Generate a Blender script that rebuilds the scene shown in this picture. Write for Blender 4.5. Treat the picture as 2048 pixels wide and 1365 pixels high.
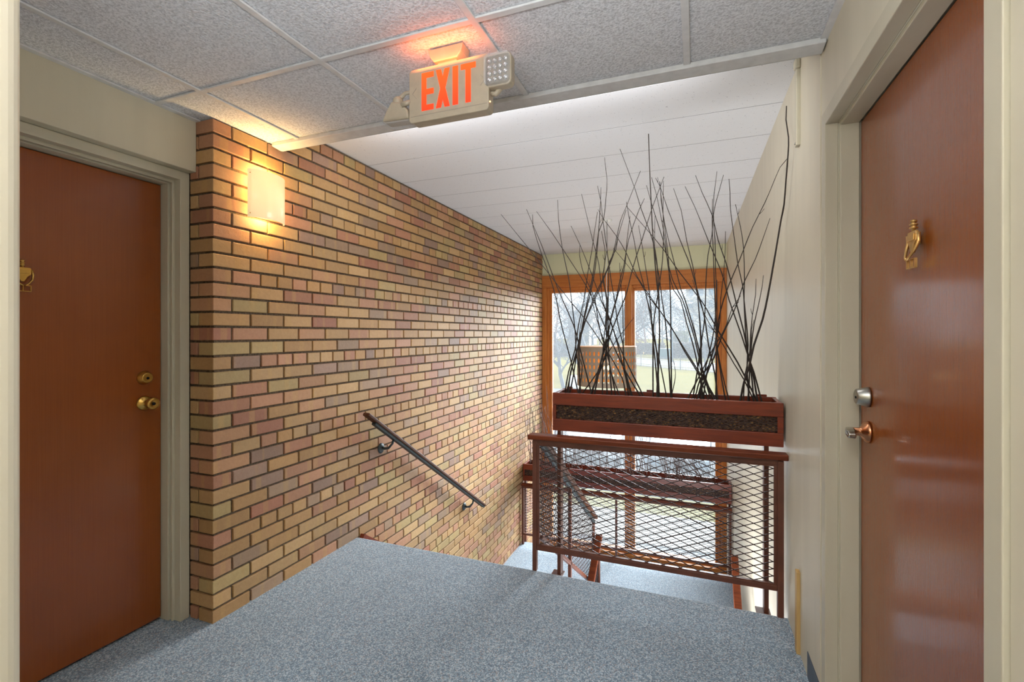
import bpy, bmesh, math, random
from mathutils import Vector, Matrix
random.seed(7)
R = math.radians
scene = bpy.context.scene
for o in list(bpy.data.objects): bpy.data.objects.remove(o)
COL = scene.collection

# ------------------------------------------------------------------ camera, sky, sun, lights, exposure
YAW = 0.3679; FPX = 952.9; HY = 668.2; CAMZ = 1.333
cd = bpy.data.cameras.new('camera'); cam = bpy.data.objects.new('camera', cd); COL.objects.link(cam)
cam.location = (0, 0, CAMZ); cam.rotation_euler = (math.pi/2, 0, YAW)
cd.sensor_width = 36; cd.lens = 36*FPX/2048; cd.shift_y = -(682.5-HY)/2048; cd.clip_start = .02; cd.clip_end = 900
scene.camera = cam
scene.view_settings.view_transform = 'Standard'; scene.view_settings.look = 'None'
scene.view_settings.gamma = 1; scene.view_settings.use_curve_mapping = False
scene.view_settings.exposure = 0.5

W = bpy.data.worlds.new('sky'); scene.world = W; W.use_nodes = True
wn = W.node_tree; wn.nodes.clear()
wo = wn.nodes.new('ShaderNodeOutputWorld'); wb = wn.nodes.new('ShaderNodeBackground')
wb.inputs['Color'].default_value = (.80, .91, 1, 1); wb.inputs['Strength'].default_value = 1.8
wn.links.new(wb.outputs[0], wo.inputs[0])

def lamp(name, kind, loc, energy, color, size=.2, rot=(0, 0, 0), parent=None, sy=None, spread=None, angle=None):
    l = bpy.data.lights.new(name, kind); l.energy = energy; l.color = color
    if kind == 'AREA':
        l.size = size
        if sy: l.shape = 'RECTANGLE'; l.size_y = sy
        if spread: l.spread = spread
    elif kind == 'SUN': l.angle = angle or .02
    else: l.shadow_soft_size = size
    o = bpy.data.objects.new(name, l); COL.objects.link(o); o.location = loc; o.rotation_euler = rot
    if parent: o.parent = parent
    return o
lamp('sun', 'SUN', (10, 40, 30), 19.0, (.92, .97, 1), rot=Vector((-.34, -.93, -.46)).to_track_quat('-Z', 'Y').to_euler(), angle=R(50))   # veiled, very soft daylight coming in through the window
# added hallway fill from two unseen fixtures (their bodies are built below)
HALL_FILLS = [(-.32, -.25), (-.25, -1.75)]
HALL_W = (5, 12)
for (hx, hy), hw0 in zip(HALL_FILLS, HALL_W):
    lamp('hall_fill', 'AREA', (hx, hy, 2.255), hw0, (1, .95, .87), .34, (0, 0, 0))

# unseen fill lights added: one aimed at the ceiling, one weak in the corridor
lamp('bounce_fill', 'AREA', (-.30, .05, 1.80), 28, (.90, .95, 1), .5, (R(180), 0, 0))
lamp('corridor_fill', 'AREA', (-.25, -2.2, 1.55), 5, (1, .97, .93), 1.0, (R(90), 0, 0))
# added stairwell fills, unseen: behind the ceiling step, and upward from the lower flight
lamp('step_fill', 'AREA', (-.83, 1.985, 2.375), 10, (.97, .98, 1), 1.7, (R(60), 0, 0), sy=.07)
lamp('up_fill', 'AREA', (-.20, 3.45, -.80), 26, (.95, .97, 1), .9, (R(172), 0, 0))
# ------------------------------------------------------------------ projection helpers (photo pixel -> place in the room)
CY, SY = math.cos(YAW), math.sin(YAW)
def pix(X, Y, Z):
    d = -SY*X+CY*Y; r = CY*X+SY*Y
    return 1024+FPX*r/d, HY-FPX*(Z-CAMZ)/d, d
def atY(px, py, Y):
    k = (px-1024)/FPX; X = Y*(k*CY-SY)/(CY+k*SY); d = -SY*X+CY*Y
    return Vector((X, Y, CAMZ-(py-HY)/FPX*d))
def atX(px, py, X):
    k = (px-1024)/FPX; Y = X*(CY+k*SY)/(k*CY-SY); d = -SY*X+CY*Y
    return Vector((X, Y, CAMZ-(py-HY)/FPX*d))
def atD(px, py, d):
    r = (px-1024)/FPX*d
    return Vector((CY*r-SY*d, SY*r+CY*d, CAMZ-(py-HY)/FPX*d))

# ------------------------------------------------------------------ colours and materials
def lin(c):
    return tuple(((v/255)/12.92 if v/255 <= .04045 else ((v/255+.055)/1.055)**2.4) for v in c)+(1,)
class NT:
    def __init__(s, name):
        s.m = bpy.data.materials.new(name); s.m.use_nodes = True; s.t = s.m.node_tree; s.n = s.t.nodes
        s.b = s.n['Principled BSDF']; s.out = s.n['Material Output']
    def new(s, ty, **kw):
        n = s.n.new(ty)
        for k, v in kw.items():
            if k.startswith('i_'): n.inputs[k[2:].replace('_', ' ')].default_value = v
            else: setattr(n, k, v)
        return n
    def link(s, a, b): s.t.links.new(a, b)
    def coord(s, scale=(1, 1, 1), kind='Object'):
        tc = s.new('ShaderNodeTexCoord'); mp = s.new('ShaderNodeMapping'); mp.inputs['Scale'].default_value = scale
        s.link(tc.outputs[kind], mp.inputs[0]); return mp.outputs[0]
    def geo(s, scale=(1, 1, 1)):
        g = s.new('ShaderNodeNewGeometry'); mp = s.new('ShaderNodeMapping'); mp.inputs['Scale'].default_value = scale
        s.link(g.outputs['Position'], mp.inputs[0]); return mp.outputs[0]
    def noise(s, vec, scale, detail=3, rough=.5):
        n = s.new('ShaderNodeTexNoise'); n.inputs['Scale'].default_value = scale; n.inputs['Detail'].default_value = detail
        n.inputs['Roughness'].default_value = rough; s.link(vec, n.inputs['Vector']); return n.outputs['Fac']
    def ramp(s, fac, stops):
        r = s.new('ShaderNodeValToRGB'); e = r.color_ramp.elements
        while len(e) < len(stops): e.new(.5)
        for k, (p, c) in enumerate(stops): e[k].position = p; e[k].color = c if len(c) == 4 else lin(c)
        s.link(fac, r.inputs[0]); return r.outputs[0]
    def mix(s, fac, a, b, mode='MIX'):
        m = s.new('ShaderNodeMix', data_type='RGBA', blend_type=mode)
        for sock, v in ((m.inputs[0], fac), (m.inputs[6], a), (m.inputs[7], b)):
            if isinstance(v, (int, float, tuple)): sock.default_value = v
            else: s.link(v, sock)
        return m.outputs[2]
    def bump(s, h, strength=.3, dist=.01, prev=None):
        b = s.new('ShaderNodeBump'); b.inputs['Strength'].default_value = strength; b.inputs['Distance'].default_value = dist
        s.link(h, b.inputs['Height'])
        if prev: s.link(prev, b.inputs['Normal'])
        s.link(b.outputs[0], s.b.inputs['Normal']); return b.outputs[0]
    def base(s, c):
        if isinstance(c, tuple): s.b.inputs['Base Color'].default_value = c if len(c) == 4 else lin(c)
        else: s.link(c, s.b.inputs['Base Color'])
    def set(s, **kw):
        for k, v in kw.items(): s.b.inputs[k.replace('_', ' ')].default_value = v
        return s

def plain(name, c, rough=.5, metal=0, var=.06, nscale=30, bump=0, **kw):
    t = NT(name); v = t.geo(); n = t.noise(v, nscale, 4)
    dark = tuple(int(x*(1-var*2)) for x in c); lite = tuple(min(255, int(x*(1+var))) for x in c)
    t.base(t.ramp(n, [(.3, dark), (.7, lite)])); t.set(Roughness=rough, Metallic=metal, **kw)
    if bump: t.bump(n, bump, .004)
    return t.m
def wood(name, dark, light, scale=(60, 60, 3), rough=.4, coat=0, spec=.5, fine=.15, contrast=(.35, .68)):
    t = NT(name); v = t.geo(scale); n = t.noise(v, 1, 6, .65)
    v2 = t.geo(); n2 = t.noise(v2, 3, 3)
    c = t.ramp(n, [(contrast[0], dark), (contrast[1], light)])
    c = t.mix(.35, c, t.ramp(n2, [(.35, dark), (.7, light)]))
    t.base(c); t.set(Roughness=rough, Coat_Weight=coat, Coat_Roughness=.12, Specular_IOR_Level=spec)
    t.bump(n, fine, .002)
    return t.m
M = {}
# painted plaster
def paint(name, c, streak=.05):
    t = NT(name); v = t.geo((1, 1, 1)); n = t.noise(v, 2.2, 4); f = t.noise(t.geo((14, 14, 1.2)), 1, 3)
    cc = t.ramp(n, [(.3, tuple(int(x*(1-streak)) for x in c)), (.72, c)])
    cc = t.mix(.25, cc, t.ramp(f, [(.4, tuple(int(x*(1-streak*1.5)) for x in c)), (.6, c)]))
    t.base(cc); t.set(Roughness=.42, Specular_IOR_Level=.4); t.bump(t.noise(v, 60, 3), .07, .004); return t.m
M['cream'] = paint('cream_paint', (214, 206, 184))
M['trim'] = paint('trim_paint', (200, 193, 171), .04)
M['bulk'] = paint('bulkhead_paint', (206, 198, 176), .04)
M['green'] = paint('green_paint', (224, 225, 188), .03)
M['outside'] = paint('render_paint', (190, 186, 176))
# brick: colour attribute per brick, flashes and sand on top
t = NT('buff_brick'); a = t.new('ShaderNodeAttribute', attribute_name='bc')
v = t.geo(); n = t.noise(v, 55, 5, .7); n3 = t.noise(v, 9, 3)
oi = t.new('ShaderNodeAttribute', attribute_name='br')
st = t.new('ShaderNodeCombineXYZ'); sep = t.new('ShaderNodeSeparateXYZ'); t.link(v, sep.inputs[0])
add = t.new('ShaderNodeMath', operation='MULTIPLY_ADD'); add.inputs[1].default_value = 60; t.link(sep.outputs[0], st.inputs[0])
t.link(oi.outputs['Fac'], add.inputs[0]); t.link(sep.outputs[1], add.inputs[2]); t.link(add.outputs[0], st.inputs[1])
add.inputs[1].default_value = 40
band = t.noise(st.outputs[0], 16, 1, .3)
c = t.mix(t.ramp(band, [(.57, (0, 0, 0)), (.63, (150, 150, 150))]), a.outputs['Color'], lin((224, 186, 118)))
c = t.mix(t.ramp(n, [(.25, (0, 0, 0)), (.75, (150, 150, 150))]), t.mix(1.0, c, lin((205, 196, 190)), 'MULTIPLY'), c)
c = t.mix(t.ramp(n3, [(.35, (70, 70, 70)), (.6, (0, 0, 0))]), c, lin((182, 126, 92)))
t.base(c); t.set(Roughness=.62, Specular_IOR_Level=.35); t.bump(n, .35, .004); M['brick'] = t.m
M['mortar'] = plain('raked_mortar', (104, 88, 70), .95, var=.15, nscale=90, bump=.5)
# ceilings
t = NT('knobbly_ceiling_tile'); v = t.geo(); n = t.noise(v, 130, 3, .55); n2 = t.noise(v, 3, 2)
t.base(t.ramp(n, [(.3, (186, 188, 192)), (.6, (226, 228, 232))])); t.set(Roughness=.9, Specular_IOR_Level=.1); t.bump(n, .8, .006); M['tile'] = t.m
t = NT('speckled_ceiling_panel'); v = t.geo(); vo = t.new('ShaderNodeTexVoronoi', feature='F1'); vo.inputs['Scale'].default_value = 120; t.link(v, vo.inputs['Vector'])
n = t.noise(v, 40, 2); mm = t.new('ShaderNodeMath', operation='ADD'); t.link(vo.outputs['Distance'], mm.inputs[0]); t.link(n, mm.inputs[1])
t.base(t.ramp(mm.outputs[0], [(.50, (168, 168, 172)), (.62, (226, 226, 228))])); t.set(Roughness=.9, Specular_IOR_Level=.1); M['panel'] = t.m
M['tbar'] = plain('painted_steel_grid', (212, 212, 212), .45, var=.02)
M['bead'] = plain('white_edge_trim', (206, 206, 205), .5, var=.02)
M['dark'] = plain('dark_gap', (26, 22, 20), .9)
# carpet
t = NT('blue_grey_carpet'); v = t.geo((1, 1, 1)); vo = t.new('ShaderNodeTexVoronoi', feature='F1'); vo.inputs['Scale'].default_value = 210; vo.inputs['Randomness'].default_value = .5
t.link(v, vo.inputs['Vector'])
sepc = t.new('ShaderNodeSeparateColor'); t.link(vo.outputs['Color'], sepc.inputs[0])
c = t.ramp(sepc.outputs[0], [(0, (104, 122, 140)), (.35, (134, 156, 174)), (.62, (164, 184, 200)), (.85, (202, 214, 224)), (1, (156, 146, 146))])
c = t.mix(t.ramp(vo.outputs['Distance'], [(.25, (0, 0, 0)), (.75, (185, 185, 185))]), c, lin((60, 70, 82)))
big = t.noise(t.geo((1, .55, 1)), 1.7, 4); c = t.mix(t.ramp(big, [(.42, (0, 0, 0)), (.72, (120, 120, 120))]), c, lin((88, 84, 82)))
t.base(c); t.set(Roughness=.95, Specular_IOR_Level=.15, Sheen_Weight=.3); t.bump(vo.outputs['Distance'], -.8, .006); M['carpet'] = t.m
M['vinyl'] = plain('dark_blue_vinyl', (62, 74, 92), .4, var=.04)
# woods
M['door'] = wood('mahogany_door', (132, 64, 14), (150, 78, 24), (320, 320, 3), .27, .35, .5, .3, (.15, .85))
M['rail_wood'] = wood('reddish_rail_wood', (84, 36, 18), (134, 66, 34), (6, 60, 60), .42, 0, .25)
M['planter_wood'] = wood('red_brown_planter_wood', (92, 34, 16), (138, 58, 28), (5, 60, 60), .33, 0, .5)
M['window_wood_v'] = wood('orange_window_wood_upright', (172, 100, 44), (212, 138, 68), (50, 50, 3), .45, 0, .3)
M['window_wood_h'] = wood('orange_window_wood_level', (170, 96, 42), (208, 134, 66), (3, 50, 50), .45, 0, .3)
M['bare_wood'] = wood('bare_pine_batten', (176, 140, 84), (212, 180, 122), (50, 50, 4), .7)
M['cap_wood'] = wood('dark_handrail_wood', (62, 36, 24), (96, 60, 40), (60, 4, 60), .55, 0, .2)
M['steel'] = plain('red_brown_painted_steel', (104, 60, 44), .34, var=.05, nscale=14)
M['iron'] = plain('dark_painted_iron', (50, 60, 64), .5, .2, var=.05)
M['wire'] = plain('dark_expanded_metal', (62, 42, 38), .4, .3, var=.03)
M['twig_d'] = plain('dark_twig_bark', (48, 38, 32), .7, var=.12, nscale=120)
M['twig_b'] = plain('brown_twig_bark', (98, 71, 62), .7, var=.15, nscale=90)
M['brass'] = plain('polished_brass', (214, 172, 92), .28, 1, var=.04)
M['antique'] = plain('antique_brass', (222, 180, 112), .42, .85, var=.06)
M['satin'] = plain('satin_nickel', (176, 174, 166), .32, 1, var=.03)
M['chrome'] = plain('chrome_lever', (176, 176, 170), .16, 1, var=.02)
M['copper'] = plain('worn_copper_rose', (196, 136, 98), .25, 1, var=.05)
M['soil'] = plain('dark_soil', (60, 44, 34), .95, var=.2, nscale=60, bump=.6)
t = NT('bark_chip'); a = t.new('ShaderNodeAttribute', attribute_name='bc'); t.base(a.outputs['Color']); t.set(Roughness=.6); M['bark'] = t.m
M['plastic'] = plain('beige_plastic', (176, 163, 142), .4, var=.02)
M['plastic_g'] = plain('grey_plastic_seam', (150, 142, 128), .5, var=.02)
def emis(name, c, s, base=None):
    t = NT(name); t.base(base or c); t.b.inputs['Emission Color'].default_value = lin(c); t.b.inputs['Emission Strength'].default_value = s; t.set(Roughness=.4); return t.m
t = NT('glowing_red_letters'); sp = t.new('ShaderNodeSeparateXYZ'); t.link(t.geo(), sp.inputs[0])
mr = t.new('ShaderNodeMapRange'); mr.inputs[1].default_value = 2.1; mr.inputs[2].default_value = 2.26; t.link(sp.outputs[2], mr.inputs[0])
c = t.ramp(mr.outputs[0], [(0, (255, 38, 8)), (1, (255, 92, 24))]); t.base(lin((200, 50, 20))); t.link(c, t.b.inputs['Emission Color']); t.set(Emission_Strength=1.0); M['red'] = t.m
M['led'] = emis('small_orange_led', (255, 170, 110), 3)
M['diffuser'] = emis('fill_diffuser', (255, 244, 226), 3)  # glowing cover of the added hallway fill fixtures
M['bulb'] = emis('warm_bulb', (255, 214, 140), 9)
t = NT('opal_sconce_glass'); t.base(lin((255, 240, 205))); t.set(Roughness=.25, Coat_Weight=.3)
tr = t.new('ShaderNodeBsdfTranslucent'); tr.inputs[0].default_value = lin((255, 244, 220)); mx = t.new('ShaderNodeMixShader'); mx.inputs[0].default_value = .09
t.b.inputs['Emission Color'].default_value = lin((255, 226, 168)); t.b.inputs['Emission Strength'].default_value = .36
t.link(t.b.outputs[0], mx.inputs[1]); t.link(tr.outputs[0], mx.inputs[2]); t.link(mx.outputs[0], t.out.inputs[0]); M['opal'] = t.m
t = NT('clear_ribbed_lens'); t.base((.62, .63, .65, 1)); t.set(Roughness=.12, Metallic=1); n = t.noise(t.geo(), 160, 2); t.bump(n, .5, .004); M['lens'] = t.m
t = NT('lens_rim_clear'); t.base((.8, .8, .8, 1)); t.set(Roughness=.06, Specular_IOR_Level=.9, Alpha=.22); M['rim'] = t.m
# window glass with the bright veil over the view mixed in as a translucent layer
t = NT('veiled_window_glass')
gl = t.new('ShaderNodeBsdfGlossy'); gl.inputs['Roughness'].default_value = .02
tp = t.new('ShaderNodeBsdfTransparent'); tp.inputs[0].default_value = (.95, .97, .98, 1)
dt = t.new('ShaderNodeBsdfTranslucent'); dt.inputs[0].default_value = (.9, .95, 1, 1)
fr = t.new('ShaderNodeFresnel'); m1 = t.new('ShaderNodeMixShader'); m2 = t.new('ShaderNodeMixShader'); m2.inputs[0].default_value = .035
t.link(tp.outputs[0], m2.inputs[1]); t.link(dt.outputs[0], m2.inputs[2])
fr.inputs[0].default_value = 1.35; t.link(fr.outputs[0], m1.inputs[0]); t.link(m2.outputs[0], m1.inputs[1]); t.link(gl.outputs[0], m1.inputs[2]); t.link(m1.outputs[0], t.out.inputs[0]); M['glass'] = t.m
M['shade_out'] = plain('taupe_lamp_shade', (150, 134, 116), .55, var=.03)
M['shade_in'] = plain('coppery_shade_lining', (230, 160, 84), .4, .3, var=.03)
# outdoors
t = NT('dry_lawn'); v = t.geo(); n = t.noise(v, .6, 6, .7); n2 = t.noise(v, 8, 4)
t.base(t.mix(.4, t.ramp(n, [(.3, (82, 78, 38)), (.7, (110, 98, 54))]), t.ramp(n2, [(.3, (74, 72, 36)), (.7, (116, 103, 62))]))); t.set(Roughness=1, Specular_IOR_Level=0); M['lawn'] = t.m
M['asphalt'] = plain('pale_asphalt', (77, 80, 84), .9, var=.08, nscale=2)
M['street'] = plain('street_asphalt', (88, 88, 91), .9, var=.05, nscale=1)
M['concrete'] = plain('concrete_walk', (109, 105, 99), .9, var=.06, nscale=2)
M['fence'] = plain('grey_fence_steel', (61, 60, 57), .6)
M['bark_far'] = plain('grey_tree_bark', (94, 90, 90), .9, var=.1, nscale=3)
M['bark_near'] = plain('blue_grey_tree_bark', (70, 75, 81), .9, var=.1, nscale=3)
M['bark_red'] = plain('reddish_tree_bark', (118, 90, 81), .9, var=.1, nscale=3)
M['hedge'] = plain('bare_brown_hedge', (94, 84, 76), 1, var=.25, nscale=2.5)
M['evergreen'] = plain('dull_green_foliage', (84, 93, 54), 1, var=.25, nscale=2.5)
M['bld'] = plain('pale_building_wall', (171, 163, 150), .8, var=.03)
M['bldglass'] = plain('blue_grey_building_glass', (84, 106, 120), .3, var=.05, nscale=.2)
M['teal'] = plain('teal_box_paint', (49, 81, 81), .6)
M['car_w'] = plain('pearl_car_paint', (193, 195, 199), .2, .1, var=.01, Coat_Weight=1)
M['car_s'] = plain('silver_blue_car_paint', (108, 127, 142), .25, .5, var=.01, Coat_Weight=1)
M['car_glass'] = plain('car_glass', (70, 90, 104), .08, var=.02)
M['rubber'] = plain('tyre_rubber', (40, 40, 42), .8)
M['white'] = plain('white_paint', (232, 232, 228), .6, var=.02)

# ------------------------------------------------------------------ mesh helpers
def box(bm, x0, x1, y0, y1, z0, z1, mi=0, mat=None):
    vs = [bm.verts.new((x, y, z)) for x in (x0, x1) for y in (y0, y1) for z in (z0, z1)]
    if mat is not None:
        for v in vs: v.co = mat @ v.co
    q = [(0, 1, 3, 2), (4, 6, 7, 5), (0, 4, 5, 1), (2, 3, 7, 6), (0, 2, 6, 4), (1, 5, 7, 3)]
    fs = [bm.faces.new([vs[i] for i in f]) for f in q]
    for f in fs: f.material_index = mi
    return vs, fs
def obb(bm, a, b, w, h, up=Vector((0, 0, 1)), mi=0, ext=0):
    """bar from a to b, w across, h along up"""
    a = Vector(a); b = Vector(b); d = (b-a).normalized(); a = a-d*ext; b = b+d*ext
    s = d.cross(Vector(up)); s = s.normalized() if s.length > 1e-5 else Vector((1, 0, 0)); u = s.cross(d).normalized()
    vs = []
    for p in (a, b):
        for i, j in ((-1, -1), (1, -1), (1, 1), (-1, 1)): vs.append(bm.verts.new(p+s*i*w/2+u*j*h/2))
    for f in ((3, 2, 1, 0), (4, 5, 6, 7), (0, 1, 5, 4), (1, 2, 6, 5), (2, 3, 7, 6), (3, 0, 4, 7)):
        bm.faces.new([vs[i] for i in f]).material_index = mi
def tube(bm, pts, rad, n=6, cap=True, mi=0, flat=None):
    pts = [Vector(p) for p in pts]
    if not hasattr(rad, '__len__'): rad = [rad]*len(pts)
    rings = []; ref = None
    for i, p in enumerate(pts):
        d = (pts[min(i+1, len(pts)-1)]-pts[max(i-1, 0)])
        d = d.normalized() if d.length > 1e-9 else Vector((0, 0, 1))
        if ref is None: ref = Vector((1, 0, 0)) if abs(d.x) < .8 else Vector((0, 1, 0))
        s = d.cross(ref).normalized(); u = s.cross(d).normalized(); ref = u
        rings.append([bm.verts.new(p+(s*math.cos(k*2*math.pi/n)+u*math.sin(k*2*math.pi/n))*rad[i]) for k in range(n)])
    for a, b in zip(rings, rings[1:]):
        for k in range(n):
            f = bm.faces.new((a[k], a[(k+1) % n], b[(k+1) % n], b[k])); f.smooth = n > 4; f.material_index = mi
    if cap:
        try:
            bm.faces.new(rings[0][::-1]).material_index = mi; bm.faces.new(rings[-1]).material_index = mi
        except Exception: pass
def lathe(bm, prof, n=24, M4=None, mi=0):
    """prof: (radius, height) along local z"""
    rings = []
    for r, z in prof:
        ring = []
        for k in range(n):
            p = Vector((r*math.cos(2*math.pi*k/n), r*math.sin(2*math.pi*k/n), z))
            ring.append(bm.verts.new(M4 @ p if M4 is not None else p))
        rings.append(ring)
    for a, b in zip(rings, rings[1:]):
        for k in range(n):
            f = bm.faces.new((a[k], a[(k+1) % n], b[(k+1) % n], b[k])); f.smooth = True; f.material_index = mi
    for ring, z in ((rings[0], 0), (rings[-1], 1)):
        if (ring[0].co-ring[n//2].co).length > 1e-4:
            try: bm.faces.new(ring)
            except Exception: pass
def prism(bm, poly, axis, a, b, mi=0):
    """extrude a 2-D polygon along axis ('X','Y','Z')"""
    def P(u, v, w):
        return {'X': (w, u, v), 'Y': (u, w, v), 'Z': (u, v, w)}[axis]
    A = [bm.verts.new(P(u, v, a)) for u, v in poly]; B = [bm.verts.new(P(u, v, b)) for u, v in poly]
    bm.faces.new(A).material_index = mi; bm.faces.new(B[::-1]).material_index = mi
    n = len(poly)
    for i in range(n): bm.faces.new((A[i], B[i], B[(i+1) % n], A[(i+1) % n])).material_index = mi
def finish(name, bm, mats, parent=None, bevel=0, seg=2, smooth=False):
    bmesh.ops.recalc_face_normals(bm, faces=bm.faces)
    me = bpy.data.meshes.new(name); bm.to_mesh(me); bm.free()
    for m in (mats if isinstance(mats, (list, tuple)) else [mats]): me.materials.append(m)
    if smooth:
        for p in me.polygons: p.use_smooth = True
    o = bpy.data.objects.new(name, me); COL.objects.link(o)
    if parent is not None: o.parent = parent; o.matrix_parent_inverse = parent.matrix_basis.inverted()
    if bevel:
        b = o.modifiers.new('bevel', 'BEVEL'); b.width = bevel; b.segments = seg; b.limit_method = 'ANGLE'; b.angle_limit = R(40)
    return o
def part(name, parent, mats, fn, bevel=0, **kw):
    bm = bmesh.new(); fn(bm); return finish(name, bm, mats, parent, bevel, **kw)
def B(*a): return lambda bm: box(bm, *a)
def struct(o, label=None):
    o['kind'] = 'structure'
    if label: o['label'] = label
    return o
def thing(name, loc, label, cat, group=None):
    o = bpy.data.objects.new(name, None); COL.objects.link(o); o.location = loc; o.empty_display_size = .1
    o['label'] = label; o['category'] = cat
    if group: o['group'] = group
    return o
def tag(o, label, cat, group=None, kind=None):
    o['label'] = label; o['category'] = cat
    if group: o['group'] = group
    if kind: o['kind'] = kind
    return o

# ------------------------------------------------------------------ key dimensions
XL, XR, XH = -2.067, .412, .412
YC, YT, YE, YW, YM = 1.547, 1.888, 2.567, 6.596, 5.70
ZC1, ZC2 = 2.324, 2.476
ZM, ZG = -1.328, -2.66
RISE, TREAD = .1897, .29
ZOUT = -2.8
def xr(Y): return .408-(Y-1.95)*.0092      # slightly skewed wall beside the stairs

# ------------------------------------------------------------------ STRUCTURE: floors
bm = bmesh.new()
r = .028; prof = [(-3.2, 0), (YE-r, 0)]+[(YE-r+r*math.sin(a*math.pi/12), -r+r*math.cos(a*math.pi/12)) for a in range(1, 7)]+[(YE, -.20), (YE-.02, -.28), (-3.2, -.28)]
prism(bm, prof, 'X', -2.42, .62)
floor = struct(finish('floor', bm, M['carpet']), 'blue grey looped carpet of the upper hallway')
bm = bmesh.new(); Y0 = YE+6*TREAD
prof = [(YM+.05, ZM), (Y0+.02, ZM)]+[(Y0+.02-.02*math.sin(a*math.pi/8), ZM-.02+.02*math.cos(a*math.pi/8)) for a in range(1, 5)]+[(Y0, ZM-.25), (YM+.05, ZM-.25)]
prism(bm, prof, 'X', XL-.02, .42)
struct(finish('floor', bm, M['carpet']), 'pale lit carpet of the lower stair landing')
bm = bmesh.new(); box(bm, -2.4, .6, -3.2, YW+.1, ZG-.2, ZG)
struct(finish('floor', bm, M['carpet']), 'carpet of the ground floor hall far below')
# dark edge strip under the nosing
bm = bmesh.new(); box(bm, -.82, .40, YE+.002, YE+.012, -.24, -.045); struct(finish('trim_1', bm, M['bead'], None), 'pale fascia under the landing edge')

# stairs
def stair(name, x0, x1, ys, zs, dirn, label, wall_skirt=None):
    e = thing(name, ((x0+x1)/2, ys, zs), label, 'stairs')
    for k in range(6):
        zt = zs-(k+1)*RISE; ya = ys+dirn*k*TREAD; yb = ya+dirn*TREAD
        lo, hi = min(ya, yb), max(ya, yb)
        def f(bm):
            nose = .02
            if dirn > 0: box(bm, x0, x1, lo, hi+nose, zt-.03, zt); box(bm, x0, x1, lo, hi, zt-.30, zt-.03)
            else: box(bm, x0, x1, lo-nose, hi, zt-.03, zt); box(bm, x0, x1, lo, hi, zt-.30, zt-.03)
        part('step', e, M['carpet'], f, .008)
    return e
s1 = stair('staircase', XL+.035, -.86, YE, 0, 1, 'carpeted upper flight going down along the brick wall', True)
def skirt(bm):
    n = 8; a = Vector((XL+.017, YE-.06, .045)); b = Vector((XL+.017, Y0+.05, ZM+.09))
    obb(bm, a-Vector((0, 0, .14)), b-Vector((0, 0, .14)), .03, .26)
part('skirt_board', s1, M['planter_wood'], skirt)
def skirt2(bm):
    obb(bm, (-.85, YE+.05, -.22), (-.85, Y0, ZM-.06), .03, .30)
part('stringer', s1, M['carpet'], skirt2)
s2 = stair('staircase', -.80, .33, Y0, ZM, -1, 'carpeted lower flight turning back under the upper landing')
part('stringer', s2, M['bead'], lambda bm: obb(bm, (.345, Y0-.02, ZM-.0), (.345, YE, ZG+.12), .03, .30))

# ------------------------------------------------------------------ STRUCTURE: brick wall
bm = bmesh.new()
box(bm, -2.45, XL-.011, YC+.012, YW+.3, -2.95, 2.60)
wl = struct(finish('wall_left', bm, M['mortar']), 'buff and pink brick wall with dark raked joints')
PIT, BH, JT = .0687, .0568, .0112
PAL = [((212, 174, 122), 6), ((206, 165, 112), 6), ((218, 182, 130), 5), ((206, 160, 120), 5), ((208, 158, 124), 5), ((196, 144, 114), 3), ((190, 134, 108), 2), ((180, 150, 130), 2), ((202, 178, 124), 4), ((188, 160, 132), 3)]
pal = [c for c, w in PAL for _ in range(w)]
bricks = []
for idx in range(-42, 38):
    z0 = idx*PIT-.0076+(PIT-BH)/2; z1 = z0+BH
    if z0 > ZC2-.008: continue
    even = idx % 2 == 0; header = idx % 6 == 5
    y = YC; k = 0
    while y < YW-.01:
        if header: ln = (.092 if k == 0 else .150 if k == 1 else .092)
        elif even: ln = .1935
        else: ln = .092 if k == 0 else .1935
        dx = .092
        if k == 0 and not even: dx = .150
        y1 = min(y+ln, YW-.002)
        vis = True
        if z1 < -.03 and y1 < YE-.02: vis = False
        ym = (y+y1)/2
        if ym > YE and z1 < -(ym-YE)/TREAD*RISE-.45 and ym < Y0: vis = False
        if ym > Y0 and ym < YM and z1 < ZM-.05: vis = False
        if y1 < YT and z0 > ZC1: vis = False
        if z0 < 0 and z1 > 0 and y1 < YE-.02: vis = True
        if vis: bricks.append((XL-dx, XL, y, y1, z0, min(z1, ZC2+.01) if y > YT else min(z1, ZC1+.02)))
        if k == 0 and even and vis: bricks.append((-2.217, XL-.092-JT, YC, YC+.092, z0, z1))
        y = y1+JT; k += 1
def area(b):
    x0, x1, y0, y1, z0, z1 = b
    p = [pix(x1, y0, z0), pix(x1, y1, z0), pix(x1, y1, z1), pix(x1, y0, z1)]
    if any(q[2] < .3 for q in p): return 0
    s = .5*abs(sum(p[i][0]*p[(i+1) % 4][1]-p[(i+1) % 4][0]*p[i][1] for i in range(4)))
    cx = sum(q[0] for q in p)/4; cyy = sum(q[1] for q in p)/4
    if not (0 < cx < 2048 and 0 < cyy < 1365): return 0
    if z1 < -.02 and cyy > 1075+.159*(cx-715): return 0
    return s
bricks.sort(key=area, reverse=True)
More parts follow.
